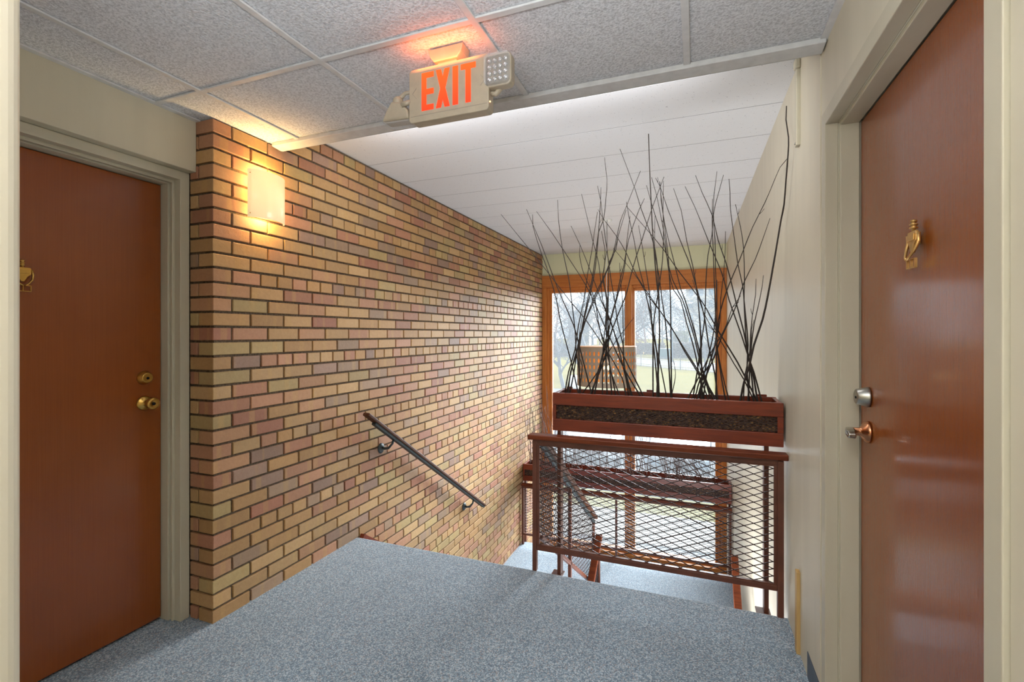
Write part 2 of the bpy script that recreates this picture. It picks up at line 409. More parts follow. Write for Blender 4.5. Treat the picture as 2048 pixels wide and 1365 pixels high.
def brick_mesh(bm, b, col, rnd, lc, lr):
    x0, x1, y0, y1, z0, z1 = b
    j = lambda s: random.uniform(-s, s)
    px_ = x1+j(.0012); c = .0022
    tilt = j(.0012)
    vs = []
    for (yy, zz) in ((y0, z0), (y1, z0), (y1, z1), (y0, z1)):
        vs.append(bm.verts.new((x0, yy, zz)))
    for (yy, zz) in ((y0, z0), (y1, z0), (y1, z1), (y0, z1)):
        vs.append(bm.verts.new((px_-c, yy, zz)))
    for (yy, zz, a, bb) in ((y0, z0, 1, 1), (y1, z0, -1, 1), (y1, z1, -1, -1), (y0, z1, 1, -1)):
        vs.append(bm.verts.new((px_+(tilt if a > 0 else -tilt), yy+a*c, zz+bb*c)))
    F = [(8, 9, 10, 11)]
    for i in range(4):
        k = (i+1) % 4; F += [(4+i, 4+k, 8+k, 8+i), (i, k, 4+k, 4+i)]
    for f in F:
        fc = bm.faces.new([vs[i] for i in f])
        for l in fc.loops: l[lc] = col; l[lr] = (rnd, rnd, rnd, 1)
def bcolor():
    c = random.choice(pal); k = random.uniform(.93, 1.06)
    return lin(tuple(min(255, v*k) for v in c))
stuff = bmesh.new(); slc = stuff.loops.layers.float_color.new('bc'); slr = stuff.loops.layers.float_color.new('br')
for i, b in enumerate(bricks):
    col = bcolor(); rnd = random.random()
    if i < 300:
        bm = bmesh.new(); lc = bm.loops.layers.float_color.new('bc'); lr = bm.loops.layers.float_color.new('br')
        brick_mesh(bm, b, col, rnd, lc, lr)
        finish('brick', bm, M['brick'], wl)
    else: brick_mesh(stuff, b, col, rnd, slc, slr)
o = finish('brick_field', stuff, M['brick'], wl); o['kind'] = 'stuff'

# ------------------------------------------------------------------ STRUCTURE: other walls
# left hallway wall with door opening
LDX, LY0, LY1 = -2.33, .575, 1.489
bm = bmesh.new()
box(bm, -2.60, -2.235, .30, LY0-.06, 0, 2.09)
box(bm, -2.60, -2.176, .30, YC-.001, 2.087, ZC1+.1)
struct(finish('wall_hall_left', bm, M['bulk'], bevel=.003), 'cream painted bulkhead over the left door')
# near-left corner of the corridor
bm = bmesh.new(); rr = .03; cx, cyy = -.9, .392
pol = [(-2.6, -3.2), (cx, -3.2), (cx, cyy-rr)]+[(cx-rr+rr*math.cos(a*math.pi/12), cyy-rr+rr*math.sin(a*math.pi/12)) for a in range(1, 7)]+[(-2.6, cyy)]
prism(bm, pol, 'Z', 0, ZC1+.1)
struct(finish('wall_near_left', bm, M['cream']), 'cream rounded wall corner at the left edge')
# right hallway wall with door opening
RDX, RY0, RY1 = .50, .925, 1.866
bm = bmesh.new()
box(bm, XH, .80, -3.2, RY0-.05, 0, ZC1+.1); box(bm, XH, .80, RY0-.05, RY1+.045, 2.085, ZC1+.1); box(bm, XH, .80, RY1+.045, 1.95, 0, ZC1+.2)
struct(finish('wall_right', bm, M['cream']), 'cream painted wall around the right door')
bm = bmesh.new()
pol = [(xr(1.95), 1.95), (xr(YW+.3), YW+.3), (.7, YW+.3), (.7, 1.95)]
prism(bm, pol, 'Z', -2.95, 2.62)
struct(finish('wall_right_stair', bm, M['cream']), 'cream scuffed wall beside the stairwell')
bm = bmesh.new(); box(bm, -2.6, .8, -3.3, -3.2, -2.9, 2.6); struct(finish('wall_back', bm, M['cream']))
bm = bmesh.new(); box(bm, -2.65, -2.55, -3.3, YC+.1, -2.9, 2.6); struct(finish('wall_outer_left', bm, M['cream']))
bm = bmesh.new(); box(bm, .78, .90, -3.3, 2.0, -2.9, 2.6); struct(finish('wall_outer_right', bm, M['cream']))
bm = bmesh.new(); box(bm, .408, .8, -3.3, 1.96, -2.9, -.27); struct(finish('wall_lower_right', bm, M['cream']))
# fascia between the two ceilings
bm = bmesh.new(); box(bm, XL-.01, XH+.01, YT+.012, YT+.045, ZC1-.004, ZC2+.05); struct(finish('wall_fascia', bm, M['bead']))
# window wall
WZ0, WZ1 = -1.70, 2.167
bm = bmesh.new()
box(bm, XL-.05, .55, YW, YW+.28, WZ1, 2.62); struct(finish('wall_far', bm, M['green']), 'pale green wall band above the window')
bm = bmesh.new(); box(bm, XL-.05, .55, YW, YW+.28, -2.95, WZ0); struct(finish('wall_far_lower', bm, M['cream']))
bm = bmesh.new(); box(bm, -2.6, XL, YW+.12, YW+.28, -2.95, 2.62); box(bm, .30+.07, .8, YW+.12, YW+.28, -2.95, 2.62); struct(finish('wall_far_outer', bm, M['outside']))
# roof deck
bm = bmesh.new(); box(bm, -2.9, 1.1, -3.5, YW+.5, 2.60, 2.75); struct(finish('ceiling', bm, M['outside']), 'roof deck above the ceilings')

# ceiling 1: lay-in tiles in a steel grid
gx = [-2.6, -1.885, -1.270, -.655, -.030, XH]
gy = [-2.91, -2.30, -1.69, -1.08, -.47, .14, .75, 1.36, YT]
bm = bmesh.new(); box(bm, -2.6, XH+.05, -3.2, YT+.012, ZC1+.03, ZC1+.05)
c1 = struct(finish('ceiling', bm, M['dark']), 'grey knobbly ceiling of square lay-in tiles')
gy2 = [-3.2]+gy
for i in range(len(gx)-1):
    for j in range(len(gy2)-1):
        if gy2[j+1] < .2 and gx[i+1] < -1.0: continue
        part('ceiling_tile', c1, M['tile'], B(gx[i]+.004, gx[i+1]-.004, gy2[j]+.004, gy2[j+1]-.004, ZC1+.004, ZC1+.02), .003, seg=1)
for x in gx[1:-1]: part('grid_bar', c1, M['tbar'], B(x-.012, x+.012, -3.2, YT, ZC1-.004, ZC1+.003), .0015, seg=1)
for y in gy: 
    if y < YT: part('grid_bar', c1, M['tbar'], B(-2.5 if y > .3 else -.9, XH, y-.012, y+.012, ZC1-.0035, ZC1+.0035), .0015, seg=1)
part('wall_angle', c1, M['tbar'], B(XH-.022, XH, -3.2, YT, ZC1-.004, ZC1+.003))
part('wall_angle', c1, M['tbar'], B(-2.176, -2.150, .39, YC, ZC1-.003, ZC1+.003))
# edge bead
bm = bmesh.new()
prism(bm, [(YT-.028, ZC1-.016), (YT+.030, ZC1-.022), (YT+.046, ZC1-.018), (YT+.046, ZC1+.004), (YT-.028, ZC1+.004)], 'X', XL+.012, XH-.004)
o = struct(finish('trim_2', bm, M['bead'], bevel=.003), 'white edge trim where the ceiling steps up')
# ceiling 2: long panels
bm = bmesh.new(); box(bm, XL-.05, .5, YT, YW+.1, ZC2+.001, ZC2+.04)
c2 = struct(finish('ceiling', bm, M['dark']), 'pale speckled stairwell ceiling of long panels')
ys = [YT+.045]+[2.27+.40*k for k in range(11)]+[YW]
for a, b in zip(ys, ys[1:]):
    if b-a < .02: continue
    part('ceiling_panel', c2, M['panel'], B(XL-.02, .44, a+.0026, b-.0026, ZC2, ZC2+.015))

# baseboard, battens
bm = bmesh.new(); box(bm, XH-.006, XH, RY1+.05, 2.14, 0, .10); bmesh.ops.translate(bm, verts=bm.verts, vec=(-.002, 0, 0))
struct(finish('baseboard_right', bm, M['vinyl'], bevel=.002), 'dark blue vinyl baseboard by the right door')
bm = bmesh.new(); box(bm, xr(4)-.02, xr(4)+.02, Y0, YM, ZM, ZM+.10); struct(finish('baseboard_landing', bm, M['bead']))
yb = 2.29
o = part('batten', None, M['bare_wood'], B(xr(yb)-.014, xr(yb)+.002, yb-.018, yb+.018, .0, .342), .003)
tag(o, 'short bare pine batten on the right wall above the carpet', 'batten')
o = thing('batten', (xr(yb), yb, 2.3), 'cream painted batten hanging from the stairwell ceiling on the right wall', 'batten')
part('strip', o, M['trim'], B(xr(yb)-.015, xr(yb)+.002, yb-.018, yb+.018, 2.118, 2.44), .004)
part('end_clip', o, M['trim'], B(xr(yb)-.022, xr(yb), yb-.03, yb+.006, 2.435, 2.474), .006)
part('screw', o, M['satin'], lambda bm: lathe(bm, [(0, .004), (.005, .003), (.005, 0)], 10, Matrix.Translation((xr(yb)-.015, yb, 2.13)) @ Matrix.Rotation(-math.pi/2, 4, 'Y')))

# ------------------------------------------------------------------ WINDOW
bm = bmesh.new(); box(bm, XL, xr(YW), YW+.10, YW+.115, WZ0, WZ0+.02)
win = struct(finish('window_1', bm, M['window_wood_h']), 'tall orange stained wood window of two panes')
GX = [(-1.933, -.904), (-.770, .236)]; GZ0, GZ1 = -1.60, 1.922
def wbox(name, m, *a, bev=.004): return part(name, win, m, B(*a), bev)
xR = xr(YW)
wbox('header', M['window_wood_h'], XL+.001, xR-.001, YW-.035, YW+.10, 1.995, WZ1)
wbox('sill', M['window_wood_h'], XL+.001, xR-.001, YW-.05, YW+.12, WZ0, GZ0-.04)
wbox('casing', M['window_wood_v'], XL+.001, XL+.062, YW-.03, YW+.10, GZ0-.04, 1.995)
wbox('casing', M['window_wood_v'], xR-.060, xR-.001, YW-.03, YW+.10, GZ0-.04, 1.995)
wbox('mullion', M['window_wood_v'], -.872, -.802, YW-.03, YW+.10, GZ0-.04, 1.995)
for gx0, gx1 in GX:
    ex0, ex1 = gx0-.068, gx1+.064
    if gx0 < -1.5: ex0, ex1 = XL+.062, -.872
    else: ex0, ex1 = -.802, xR-.060
    for nm, ins, ya in (('stop', .0, YW+.005), ('sash', .03, YW+.035)):
        e = ins
        wv = (gx0-ex0-.002)/2 if nm == 'stop' else (gx0-ex0-.002)/2
        m = M['window_wood_v']; x0 = ex0+ (0 if nm == 'stop' else (gx0-ex0)/2); x1 = ex1-(0 if nm == 'stop' else (ex1-gx1)/2)
        wL = (gx0-ex0)/2; wR = (ex1-gx1)/2; zt = 1.995 if nm == 'stop' else 1.958; zb = GZ0-.04 if nm == 'stop' else GZ0-.02
        def f(bm):
            box(bm, x0, x0+wL, ya, YW+.10, zb, zt); box(bm, x1-wR, x1, ya, YW+.10, zb, zt)
            box(bm, x0+wL, x1-wR, ya+.001, YW+.10, zt-.037, zt); box(bm, x0+wL, x1-wR, ya+.001, YW+.10, zb, zb+.02)
        part(nm, win, m, f, .004)
    part('glass_pane', win, M['glass'], B(gx0-.004, gx1+.004, YW+.062, YW+.066, GZ0-.004, GZ1+.004))

# ------------------------------------------------------------------ DOORS
def face_axis(bm, s): pass
# right door frame (profiled steel frame) and leaf
bm = bmesh.new(); box(bm, RDX+.001, RDX+.045, RY0+.004, RY1-.016, .012, 2.021)
dr = struct(finish('door_1', bm, M['door'], bevel=.002), 'glossy scratched mahogany door on the right')
def frame_r(bm):
    f = .048; p = .008
    # far jamb
    for (ya, yb, yc) in ((RY1, RY1+f, RY1-.012),):
        box(bm, XH-p, XH+.03, ya, yb, 0, 2.034+f); box(bm, XH+.03, .60, ya, yb, 0, 2.034)
        box(bm, XH+.033, .498, RY1-.012, RY1, 0, 2.034)
    box(bm, XH-p, XH+.03, RY0-f, RY0, 0, 2.034+f); box(bm, XH+.03, .60, RY0-f, RY0, 0, 2.034)
    box(bm, XH+.033, .498, RY0, RY0+.012, 0, 2.034)
    box(bm, XH-p, XH+.03, RY0, RY1, 2.034, 2.034+f); box(bm, XH+.03, .60, RY0, RY1, 2.034, 2.034+f)
    box(bm, XH+.033, .498, RY0+.012, RY1-.012, 2.022, 2.034)
part('door_frame', dr, M['trim'], frame_r, .002)
part('backing', dr, M['dark'], B(.56, .60, RY0, RY1, 0, 2.03))
# left door
bm = bmesh.new(); box(bm, LDX-.045, LDX, LY0+.004, LY1-.003, .012, 2.026)
dl = struct(finish('door_2', bm, M['door'], bevel=.002), 'dark mahogany door on the left beside the bricks')
def frame_l(bm):
    yj = LY1
    box(bm, -2.40, -2.285, yj, YC, 0, 2.087); box(bm, -2.285, -2.272, yj+.010, YC, 0, 2.07); box(bm, -2.272, -2.262, yj+.004, YC, 0, 2.07)
    box(bm, -2.262, -2.222, yj+.014, YC-.001, 0, 2.086)
    box(bm, -2.40, -2.285, LY0-.05, LY0, 0, 2.087); box(bm, -2.285, -2.222, LY0-.05, LY0-.014, 0, 2.086)
    box(bm, -2.40, -2.285, LY0, yj, 2.030, 2.087); box(bm, -2.285, -2.272, LY0, yj+.010, 2.040, 2.086); box(bm, -2.272, -2.262, LY0, yj+.004, 2.034, 2.086)
    box(bm, -2.262, -2.222, LY0-.014, yj+.014, 2.046, 2.086)
part('door_frame', dl, M['trim'], frame_l, .002)
part('backing', dl, M['dark'], B(-2.44, -2.41, LY0, LY1, 0, 2.05))

def knocker(parent, x, y, z, sgn):
    """stylised brass figure; sgn = direction away from the door"""
    e = bpy.data.objects.new('door_knocker', None)
    def T(yy, zz, xx): return (x+sgn*xx, y+yy*1.32, z+zz)
    bm = bmesh.new()
    def slab(poly, a, b):
        A = [bm.verts.new(T(u, v, a)) for u, v in poly]; Bv = [bm.verts.new(T(u, v, b)) for u, v in poly]
        bm.faces.new(A); bm.faces.new(Bv[::-1])
        for i in range(len(poly)): bm.faces.new((A[i], Bv[i], Bv[(i+1) % len(poly)], A[(i+1) % len(poly)]))
    slab([(-.019, .022), (.019, .022), (.018, .006), (.011, -.002), (.003, -.022), (-.003, -.022), (-.011, -.002), (-.018, .006)], .010, .017)
    slab([(-.005, .02), (.005, .02), (.005, 0), (-.005, 0)], 0, .011)
    slab([(-.0165, .031), (.0165, .031), (.020, .022), (-.020, .022)], .010, .0165)
    slab([(-.017, .0235), (.017, .0235), (.015, .008), (-.015, .008)], .0165, .0205)
    body = finish('door_knocker', bm, M['antique'], parent, .0015)
    body['label'] = 'small brass knocker shaped like a standing figure'
    bm = bmesh.new()
    for s in (-1, 1):
        tube(bm, [T(s*.0205, .024, .012), T(s*.0235, .004, .013), T(s*.0200, -.014, .018), T(s*.010, -.030, .024), T(s*.002, -.037, .026)], [.0042, .0040, .0034, .003, .0028], 8)
    finish('arm', bm, M['antique'], body)
    bm = bmesh.new()
    mat = Matrix.Translation(T(0, .031, .012))
    lathe(bm, [(.0045, 0), (.0045, .006), (.0085, .007), (.0085, .010), (.005, .011), (.005, .014), (.0085, .015), (.0085, .018), (.0048, .019), (.0048, .022), (.0075, .023), (.006, .027), (0, .029)], 16, mat)
    finish('head', bm, M['antique'], body)
    bm = bmesh.new(); w = .0022
    for a, b in (((-.017, -.036), (.017, -.036)), ((-.017, -.057), (.017, -.057))):
        obb(bm, T(a[0], a[1], .016), T(b[0], b[1], .016), .006, w)
    for yy in (-.017, 0, .017): obb(bm, T(yy, -.036, .016), T(yy, -.057, .016), .006, w, up=(0, 1, 0))
    finish('base_frame', bm, M['antique'], body)
    return body
knocker(dr, RDX, 1.413, 1.548, -1)
kl = knocker(dl, LDX, .990, 1.548, 1)
for ch in [kl]+list(kl.children): ch.data.materials.clear(); ch.data.materials.append(M['brass'])
def hw(name, parent, m, prof, loc, sgn, n=28):
    mat = Matrix.Translation(loc) @ Matrix.Rotation(sgn*math.pi/2, 4, 'Y')
    return part(name, parent, m, lambda bm: lathe(bm, prof, n, mat))
# left: brass deadbolt and knob
d1 = hw('deadbolt', dl, M['brass'], [(.031, 0), (.031, .004), (.027, .010), (.023, .024), (.021, .026), (.018, .0255), (0, .0255)], (LDX, 1.414, 1.135), 1); d1['label'] = 'brass deadbolt'
hw('keyhole', d1, M['dark'], [(.006, .0255), (.006, .0275), (0, .0275)], (LDX, 1.414, 1.133), 1, 12)
k1 = hw('door_knob', dl, M['brass'], [(.033, 0), (.033, .003), (.029, .008), (.018, .012), (.012, .016), (.011, .034), (.013, .038), (.024, .046), (.027, .056), (.026, .066), (.020, .070), (.012, .066), (0, .066)], (LDX, 1.414, 1.020), 1); k1['label'] = 'round brass knob'
hw('keyhole', k1, M['dark'], [(.007, .066), (.007, .069), (0, .069)], (LDX, 1.414, 1.020), 1, 12)
# right: satin deadbolt, lever on copper rose
d2 = hw('deadbolt', dr, M['satin'], [(.031, 0), (.031, .005), (.029, .010), (.0235, .032), (.020, .0345), (.010, .033), (0, .033)], (RDX, 1.775, 1.137), -1); d2['label'] = 'satin grey deadbolt'
hw('keyhole', d2, M['dark'], [(.004, .033), (.004, .035), (0, .035)], (RDX, 1.775, 1.135), -1, 12)
l2 = hw('lever_rose', dr, M['copper'], [(.034, 0), (.034, .004), (.030, .010), (.017, .020), (.0125, .024), (.0125, .040), (0, .040)], (RDX, 1.775, 1.028), -1); l2['label'] = 'worn coppery rose'
def lever(bm):
    # flat waved handle that reaches out and then along the door
    outline = [(0, .011), (-.03, .012), (-.06, .012), (-.095, .010), (-.112, .004), (-.113, -.006), (-.098, -.012), (-.080, -.009), (-.066, -.003), (-.05, -.006), (-.03, -.012), (-.008, -.013), (.008, -.008), (.010, .004)]
    A = []; Bv = []
    for u, v in outline:
        w = .036+.012*min(1, -u/.06) if u < 0 else .036
        A.append(bm.verts.new((RDX-w-.004, 1.775+u*.72, 1.030+v*1.1))); Bv.append(bm.verts.new((RDX-w-.024, 1.775+u*.72, 1.030+v)))
    bm.faces.new(A); bm.faces.new(Bv[::-1]); n = len(A)
    for i in range(n): bm.faces.new((A[i], Bv[i], Bv[(i+1) % n], A[(i+1) % n]))
lv = part('lever', dr, M['chrome'], lever, .003); lv['label'] = 'chrome waved lever'

# ------------------------------------------------------------------ RAILINGS
def clipline(s0, t0, ds, dt, w, h):
    a, b = -1e9, 1e9
    for p, d, lo, hi in ((s0, ds, 0, w), (t0, dt, 0, h)):
        if abs(d) < 1e-9: continue
        q0, q1 = (lo-p)/d, (hi-p)/d
        if q0 > q1: q0, q1 = q1, q0
        a = max(a, q0); b = min(b, q1)
    return (a, b) if b-a > 1e-4 else None
def expanded(bm, O, U, V, w, h, DW=.083, DH=.034, th=.0036, dp=.003):
    """flattened expanded metal: two families of strands in the plane O + s*U + t*V"""
    O, U, V = Vector(O), Vector(U).normalized(), Vector(V).normalized(); N = U.cross(V).normalized()
    for sg in (1, -1):
        ds, dt = DW, sg*DH
        k0 = -int(h/DH)-2 if sg > 0 else -1
        n = int(w/DW)+int(h/DH)+4
        for k in range(k0, k0+n+2):
            s0 = k*DW; t0 = 0
            r_ = clipline(s0, t0, ds, dt, w, h)
            if not r_: continue
            a, b = r_
            P = O+U*(s0+a*ds)+V*(t0+a*dt); Q = O+U*(s0+b*ds)+V*(t0+b*dt)
            if (Q-P).length < .004: continue
            obb(bm, P, Q, th, dp, up=N)
    # little knuckles where strands meet
    i = 0; hs, ht = DW/2, DH/2
    for a in range(int(w/hs)+1):
        for b in range(int(h/ht)+1):
            if (a+b) % 2: continue
            s, t_ = a*hs, b*ht
            if .006 < s < w-.006 and .004 < t_ < h-.004:
                P = O+U*s+V*t_; obb(bm, P-U*.006, P+U*.006, .0052, dp*1.3, up=N)
def obb2(bm, a, b, w, h): obb(bm, a, b, w, h)

# upper landing railing
yr = YE-.010; XA, XB = -.858, .386
rail = thing('railing', ((XA+XB)/2, yr, 0), 'red brown steel railing with diamond mesh at the landing edge', 'railing')
part('post', rail, M['steel'], B(XA, XA+.025, yr-.013, yr+.013, 0, .735), .002)
part('post', rail, M['steel'], B(XB-.026, XB, yr-.02, yr+.013, -.012, .735), .002)
part('top_rail', rail, M['steel'], B(XA, XB, yr-.012, yr+.012, .713, .740), .002)
part('bottom_rail', rail, M['steel'], B(XA+.025, XB-.026, yr-.012, yr+.012, .118, .143), .002)
part('handrail', rail, M['rail_wood'], B(XA-.022, XB+.018, yr-.036, yr+.036, .740, .768), .006, seg=3)
def inner(bm):
    x0, x1, z0, z1, w = XA+.025, XB-.026, .143, .713, .014
    box(bm, x0, x0+w, yr-.008, yr+.008, z0, z1); box(bm, x1-w, x1, yr-.008, yr+.008, z0, z1)
    box(bm, x0+w, x1-w, yr-.008, yr+.008, z1-.008, z1); box(bm, x0+w, x1-w, yr-.008, yr+.008, z0, z0+.006)
part('mesh_frame', rail, M['steel'], inner)
part('wire_mesh', rail, M['wire'], lambda bm: expanded(bm, (XA+.039, yr, .149), (1, 0, 0), (0, 0, 1), (XB-.040)-(XA+.039), .556))

# planters: box of boards with mesh windows, bark behind, on two flat steel posts
CHIP = [(104, 76, 58), (124, 92, 70), (90, 68, 54), (146, 104, 74), (112, 88, 74), (78, 60, 50), (176, 134, 84)]
def chips(bm, x0, x1, y0, y1, z0, z1, n):
    lc = bm.loops.layers.float_color.new('bc')
    for _ in range(n):
        c = Vector((random.uniform(x0, x1), random.uniform(y0, y1), random.uniform(z0, z1)))
        a, b, h = random.uniform(.007, .014), random.uniform(.004, .008), random.uniform(.002, .004)
        rot = Matrix.Rotation(random.uniform(-1, 1), 4, 'Y') @ Matrix.Rotation(random.uniform(-.6, .6), 4, 'Z') @ Matrix.Rotation(random.uniform(-.7, .7), 4, 'X')
        vs = [bm.verts.new(c+rot @ Vector(p)) for p in ((-a, 0, 0), (0, 0, b), (a, 0, 0), (0, 0, -b), (0, -h, 0), (0, h, 0))]
        col = lin(random.choice(CHIP)) if random.random() > .05 else lin((196, 146, 84))
        for f in ((0, 1, 4), (1, 2, 4), (2, 3, 4), (3, 0, 4)):
            fc = bm.faces.new([vs[i] for i in f])
            for l in fc.loops: l[lc] = col
def planter(x0, x1, y0, y1, zb, posts, label, nchip, side=False):
    """zb = floor level below the planter"""
    e = thing('planter_box', ((x0+x1)/2, (y0+y1)/2, zb), label, 'planter')
    t_ = .020; z0, z1 = zb+.790, zb+1.002; a, b = z0+.066, z1-.068
    def fn(yf, s):
        part('top_board', e, M['planter_wood'], B(x0, x1, min(yf, yf+s*t_), max(yf, yf+s*t_), b, z1), .003)
        part('bottom_board', e, M['planter_wood'], B(x0, x1, min(yf, yf+s*t_), max(yf, yf+s*t_), z0, a), .003)
        for xx0, xx1 in ((x0, x0+.020), (x1-.026, x1)):
            part('end_block', e, M['planter_wood'], B(xx0, xx1, min(yf, yf+s*t_)+.001, max(yf, yf+s*t_)-.001, a, b), .002)
    fn(y0, 1); fn(y1, -1)
    for xx in (x0+.001, x1-t_-.001): part('end_board', e, M['planter_wood'], B(xx, xx+t_, y0+t_, y1-t_, z0, z1-.002), .002)
    part('wire_mesh', e, M['wire'], lambda bm: expanded(bm, (x0+.02, y0+.008, a), (1, 0, 0), (0, 0, 1), x1-x0-.046, b-a, .026, .0125, .0016, .0015))
    o = part('bark_fill', e, M['bark'], lambda bm: chips(bm, x0+.02, x1-.02, y0+.013, y0+.030, a-.004, b+.004, nchip)); o['kind'] = 'stuff'
    part('soil', e, M['soil'], B(x0+.022, x1-.022, y0+.030, y1-.021, z0+.01, z1-.075))
    for px_ in posts:
        p = part('post', e, M['steel'], B(px_-.0105, px_+.0105, y0+.028, y0+.080, zb-.035, z0), .002)
        q = part('foot_plate', p, M['steel'], B(px_-.045, px_+.020, y0-.02, y0+.085, zb-.040, zb-.033), .001)
    return e
PX0, PX1, PY0, PY1 = -.752, .392, 2.585, 2.825
pu = planter(PX0, PX1, PY0, PY1, 0, (-.722, .322), 'red brown planter box of dark twigs above the landing railing', 1700)
for cx_, w_ in ((-.715, .035), (-.245, .035), (.325, .05)):
    part('cleat', pu, M['planter_wood'], B(cx_-w_/2, cx_+w_/2, PY1-.001, PY1+.02, .985, 1.012), .002)
LX0, LX1, LPY = XL+.012, xr(YM)-.006, YM+.02
pl = planter(LX0, LX1, LPY, LPY+.24, ZM, (LX0+.018, LX1-.02), 'lower red brown planter box of brown twigs by the window', 2600)
# lower landing railing
ry = YM-.02
rl = thing('railing', (-.84, ry, ZM), 'lower mesh railing in front of the window', 'railing')
for x in (LX0+.004, -.885, LX1-.028): part('post', rl, M['steel'], B(x, x+.025, ry-.013, ry+.013, ZM, ZM+.735), .002)
part('top_rail', rl, M['steel'], B(LX0, LX1, ry-.012, ry+.012, ZM+.713, ZM+.740), .002)
part('bottom_rail', rl, M['steel'], B(LX0, LX1, ry-.012, ry+.012, ZM+.118, ZM+.143), .002)
part('handrail', rl, M['rail_wood'], B(LX0, LX1, ry-.034, ry+.034, ZM+.740, ZM+.768), .006)
part('wire_mesh', rl, M['wire'], lambda bm: expanded(bm, (LX0+.03, ry, ZM+.149), (1, 0, 0), (0, 0, 1), LX1-LX0-.06, .556))
# sloping railing beside the upper flight
SL = -.655; xs = -.832
def zt(y): return .735+SL*(y-2.60)
def zb_(y): return .160+SL*(y-2.60)
sr = thing('railing', (xs, 3.4, -.6), 'sloping mesh railing beside the upper flight of stairs', 'railing')
ya, yb2 = 2.60, 4.16
part('handrail', sr, M['cap_wood'], lambda bm: obb(bm, (xs, ya+.01, zt(ya)+.005), (xs, yb2+.02, zt(yb2)+.0), .060, .028), .006)
part('top_rail', sr, M['iron'], lambda bm: obb(bm, (xs, ya+.02, zt(ya)-.030), (xs, yb2-.01, zt(yb2)-.026), .024, .026), .002)
part('bottom_rail', sr, M['steel'], lambda bm: obb(bm, (xs, ya+.02, zb_(ya)), (xs, yb2-.01, zb_(yb2)), .024, .024), .002)
for y in (3.30, yb2-.02):
    part('post', sr, M['steel'], B(xs-.012, xs+.012, y-.012, y+.012, zb_(y)-.35, zt(y)-.02), .002)
part('wire_mesh', sr, M['wire'], lambda bm: expanded(bm, (xs, ya+.02, zb_(ya)+.01), (0, 1, SL), (0, 0, 1), (yb2-ya-.04)*math.sqrt(1+SL*SL), .535, .083, .034))
# railing of the lower flight (descends back towards the hall)
xq = -.785
lr_ = thing('railing', (xq, 3.6, -1.5), 'wood capped mesh railing of the lower flight seen end on', 'railing')
def zl(y): return -.430+.655*(y-4.147)
part('handrail', lr_, M['rail_wood'], lambda bm: obb(bm, (xq, 4.155, zl(4.155)), (xq, 2.9, zl(2.9)), .056, .035), .006)
part('top_rail', lr_, M['steel'], lambda bm: obb(bm, (xq, 4.14, zl(4.14)-.036), (xq, 2.9, zl(2.9)-.036), .024, .026), .002)
part('bottom_rail', lr_, M['steel'], lambda bm: obb(bm, (xq, 4.14, zl(4.14)-.62), (xq, 2.9, zl(2.9)-.62), .024, .024), .002)
part('post', lr_, M['steel'], B(xq-.012, xq+.012, 4.12, 4.145, zl(4.14)-.95, zl(4.14)-.03), .002)
part('wire_mesh', lr_, M['wire'], lambda bm: expanded(bm, (xq, 2.95, zl(2.95)-.60), (0, 1, .655), (0, 0, 1), 1.18*1.195, .55))
# wall handrail of the lower flight
xw = .287
wr = thing('handrail', (xw, 3.6, -.8), 'wooden handrail on the lower right wall', 'handrail')
def zw(y): return -.436+.655*(y-4.15)
part('rail', wr, M['rail_wood'], lambda bm: obb(bm, (xw, 4.16, zw(4.16)), (xw, 2.9, zw(2.9)), .052, .036), .006)
def bracket(bm, px_, y, z, wx, drop=.05):
    s = 1 if wx > px_ else -1
    tube(bm, [(px_, y, z-.02), (px_+s*.012, y, z-.045), (px_+s*.04, y, z-.060), (wx-s*.006, y, z-.052)], [.007, .0075, .0075, .008], 10)
for y in (3.62,):
    b_ = part('bracket', wr, M['iron'], lambda bm: bracket(bm, xw, y, zw(y), xr(y)))
    part('wall_plate', b_, M['iron'], lambda bm: lathe(bm, [(.030, 0), (.030, .004), (.022, .010), (0, .011)], 20, Matrix.Translation((xr(y), y, zw(y)-.052)) @ Matrix.Rotation(-math.pi/2, 4, 'Y')))
# handrail on the brick wall
xh = -1.985
hr = thing('handrail', (xh, 3.4, .2), 'dark metal and wood handrail bracketed to the brick wall', 'handrail')
def zh(y): return .812-.6565*(y-2.535)
part('rail', hr, M['iron'], lambda bm: obb(bm, (xh, 2.61, zh(2.61)-.022), (xh, 4.35, zh(4.35)-.018), .034, .020), .004)
part('cap', hr, M['cap_wood'], lambda bm: obb(bm, (xh, 2.53, zh(2.53)), (xh, 4.36, zh(4.36)), .050, .022), .006)
for y in (2.83, 4.12):
    b_ = part('bracket', hr, M['iron'], lambda bm: tube(bm, [(xh, y, zh(y)-.03), (xh+.0, y-.01, zh(y)-.055), (xh-.02, y-.03, zh(y)-.085), (xh-.05, y-.035, zh(y)-.090), (XL+.006, y-.035, zh(y)-.082)], [.008, .008, .009, .009, .009], 10))
    part('wall_plate', b_, M['iron'], lambda bm: lathe(bm, [(.036, 0), (.036, .004), (.026, .010), (.014, .014), (0, .014)], 24, Matrix.Translation((XL+.001, y-.035, zh(y)-.09)) @ Matrix.Rotation(math.pi/2, 4, 'Y')))

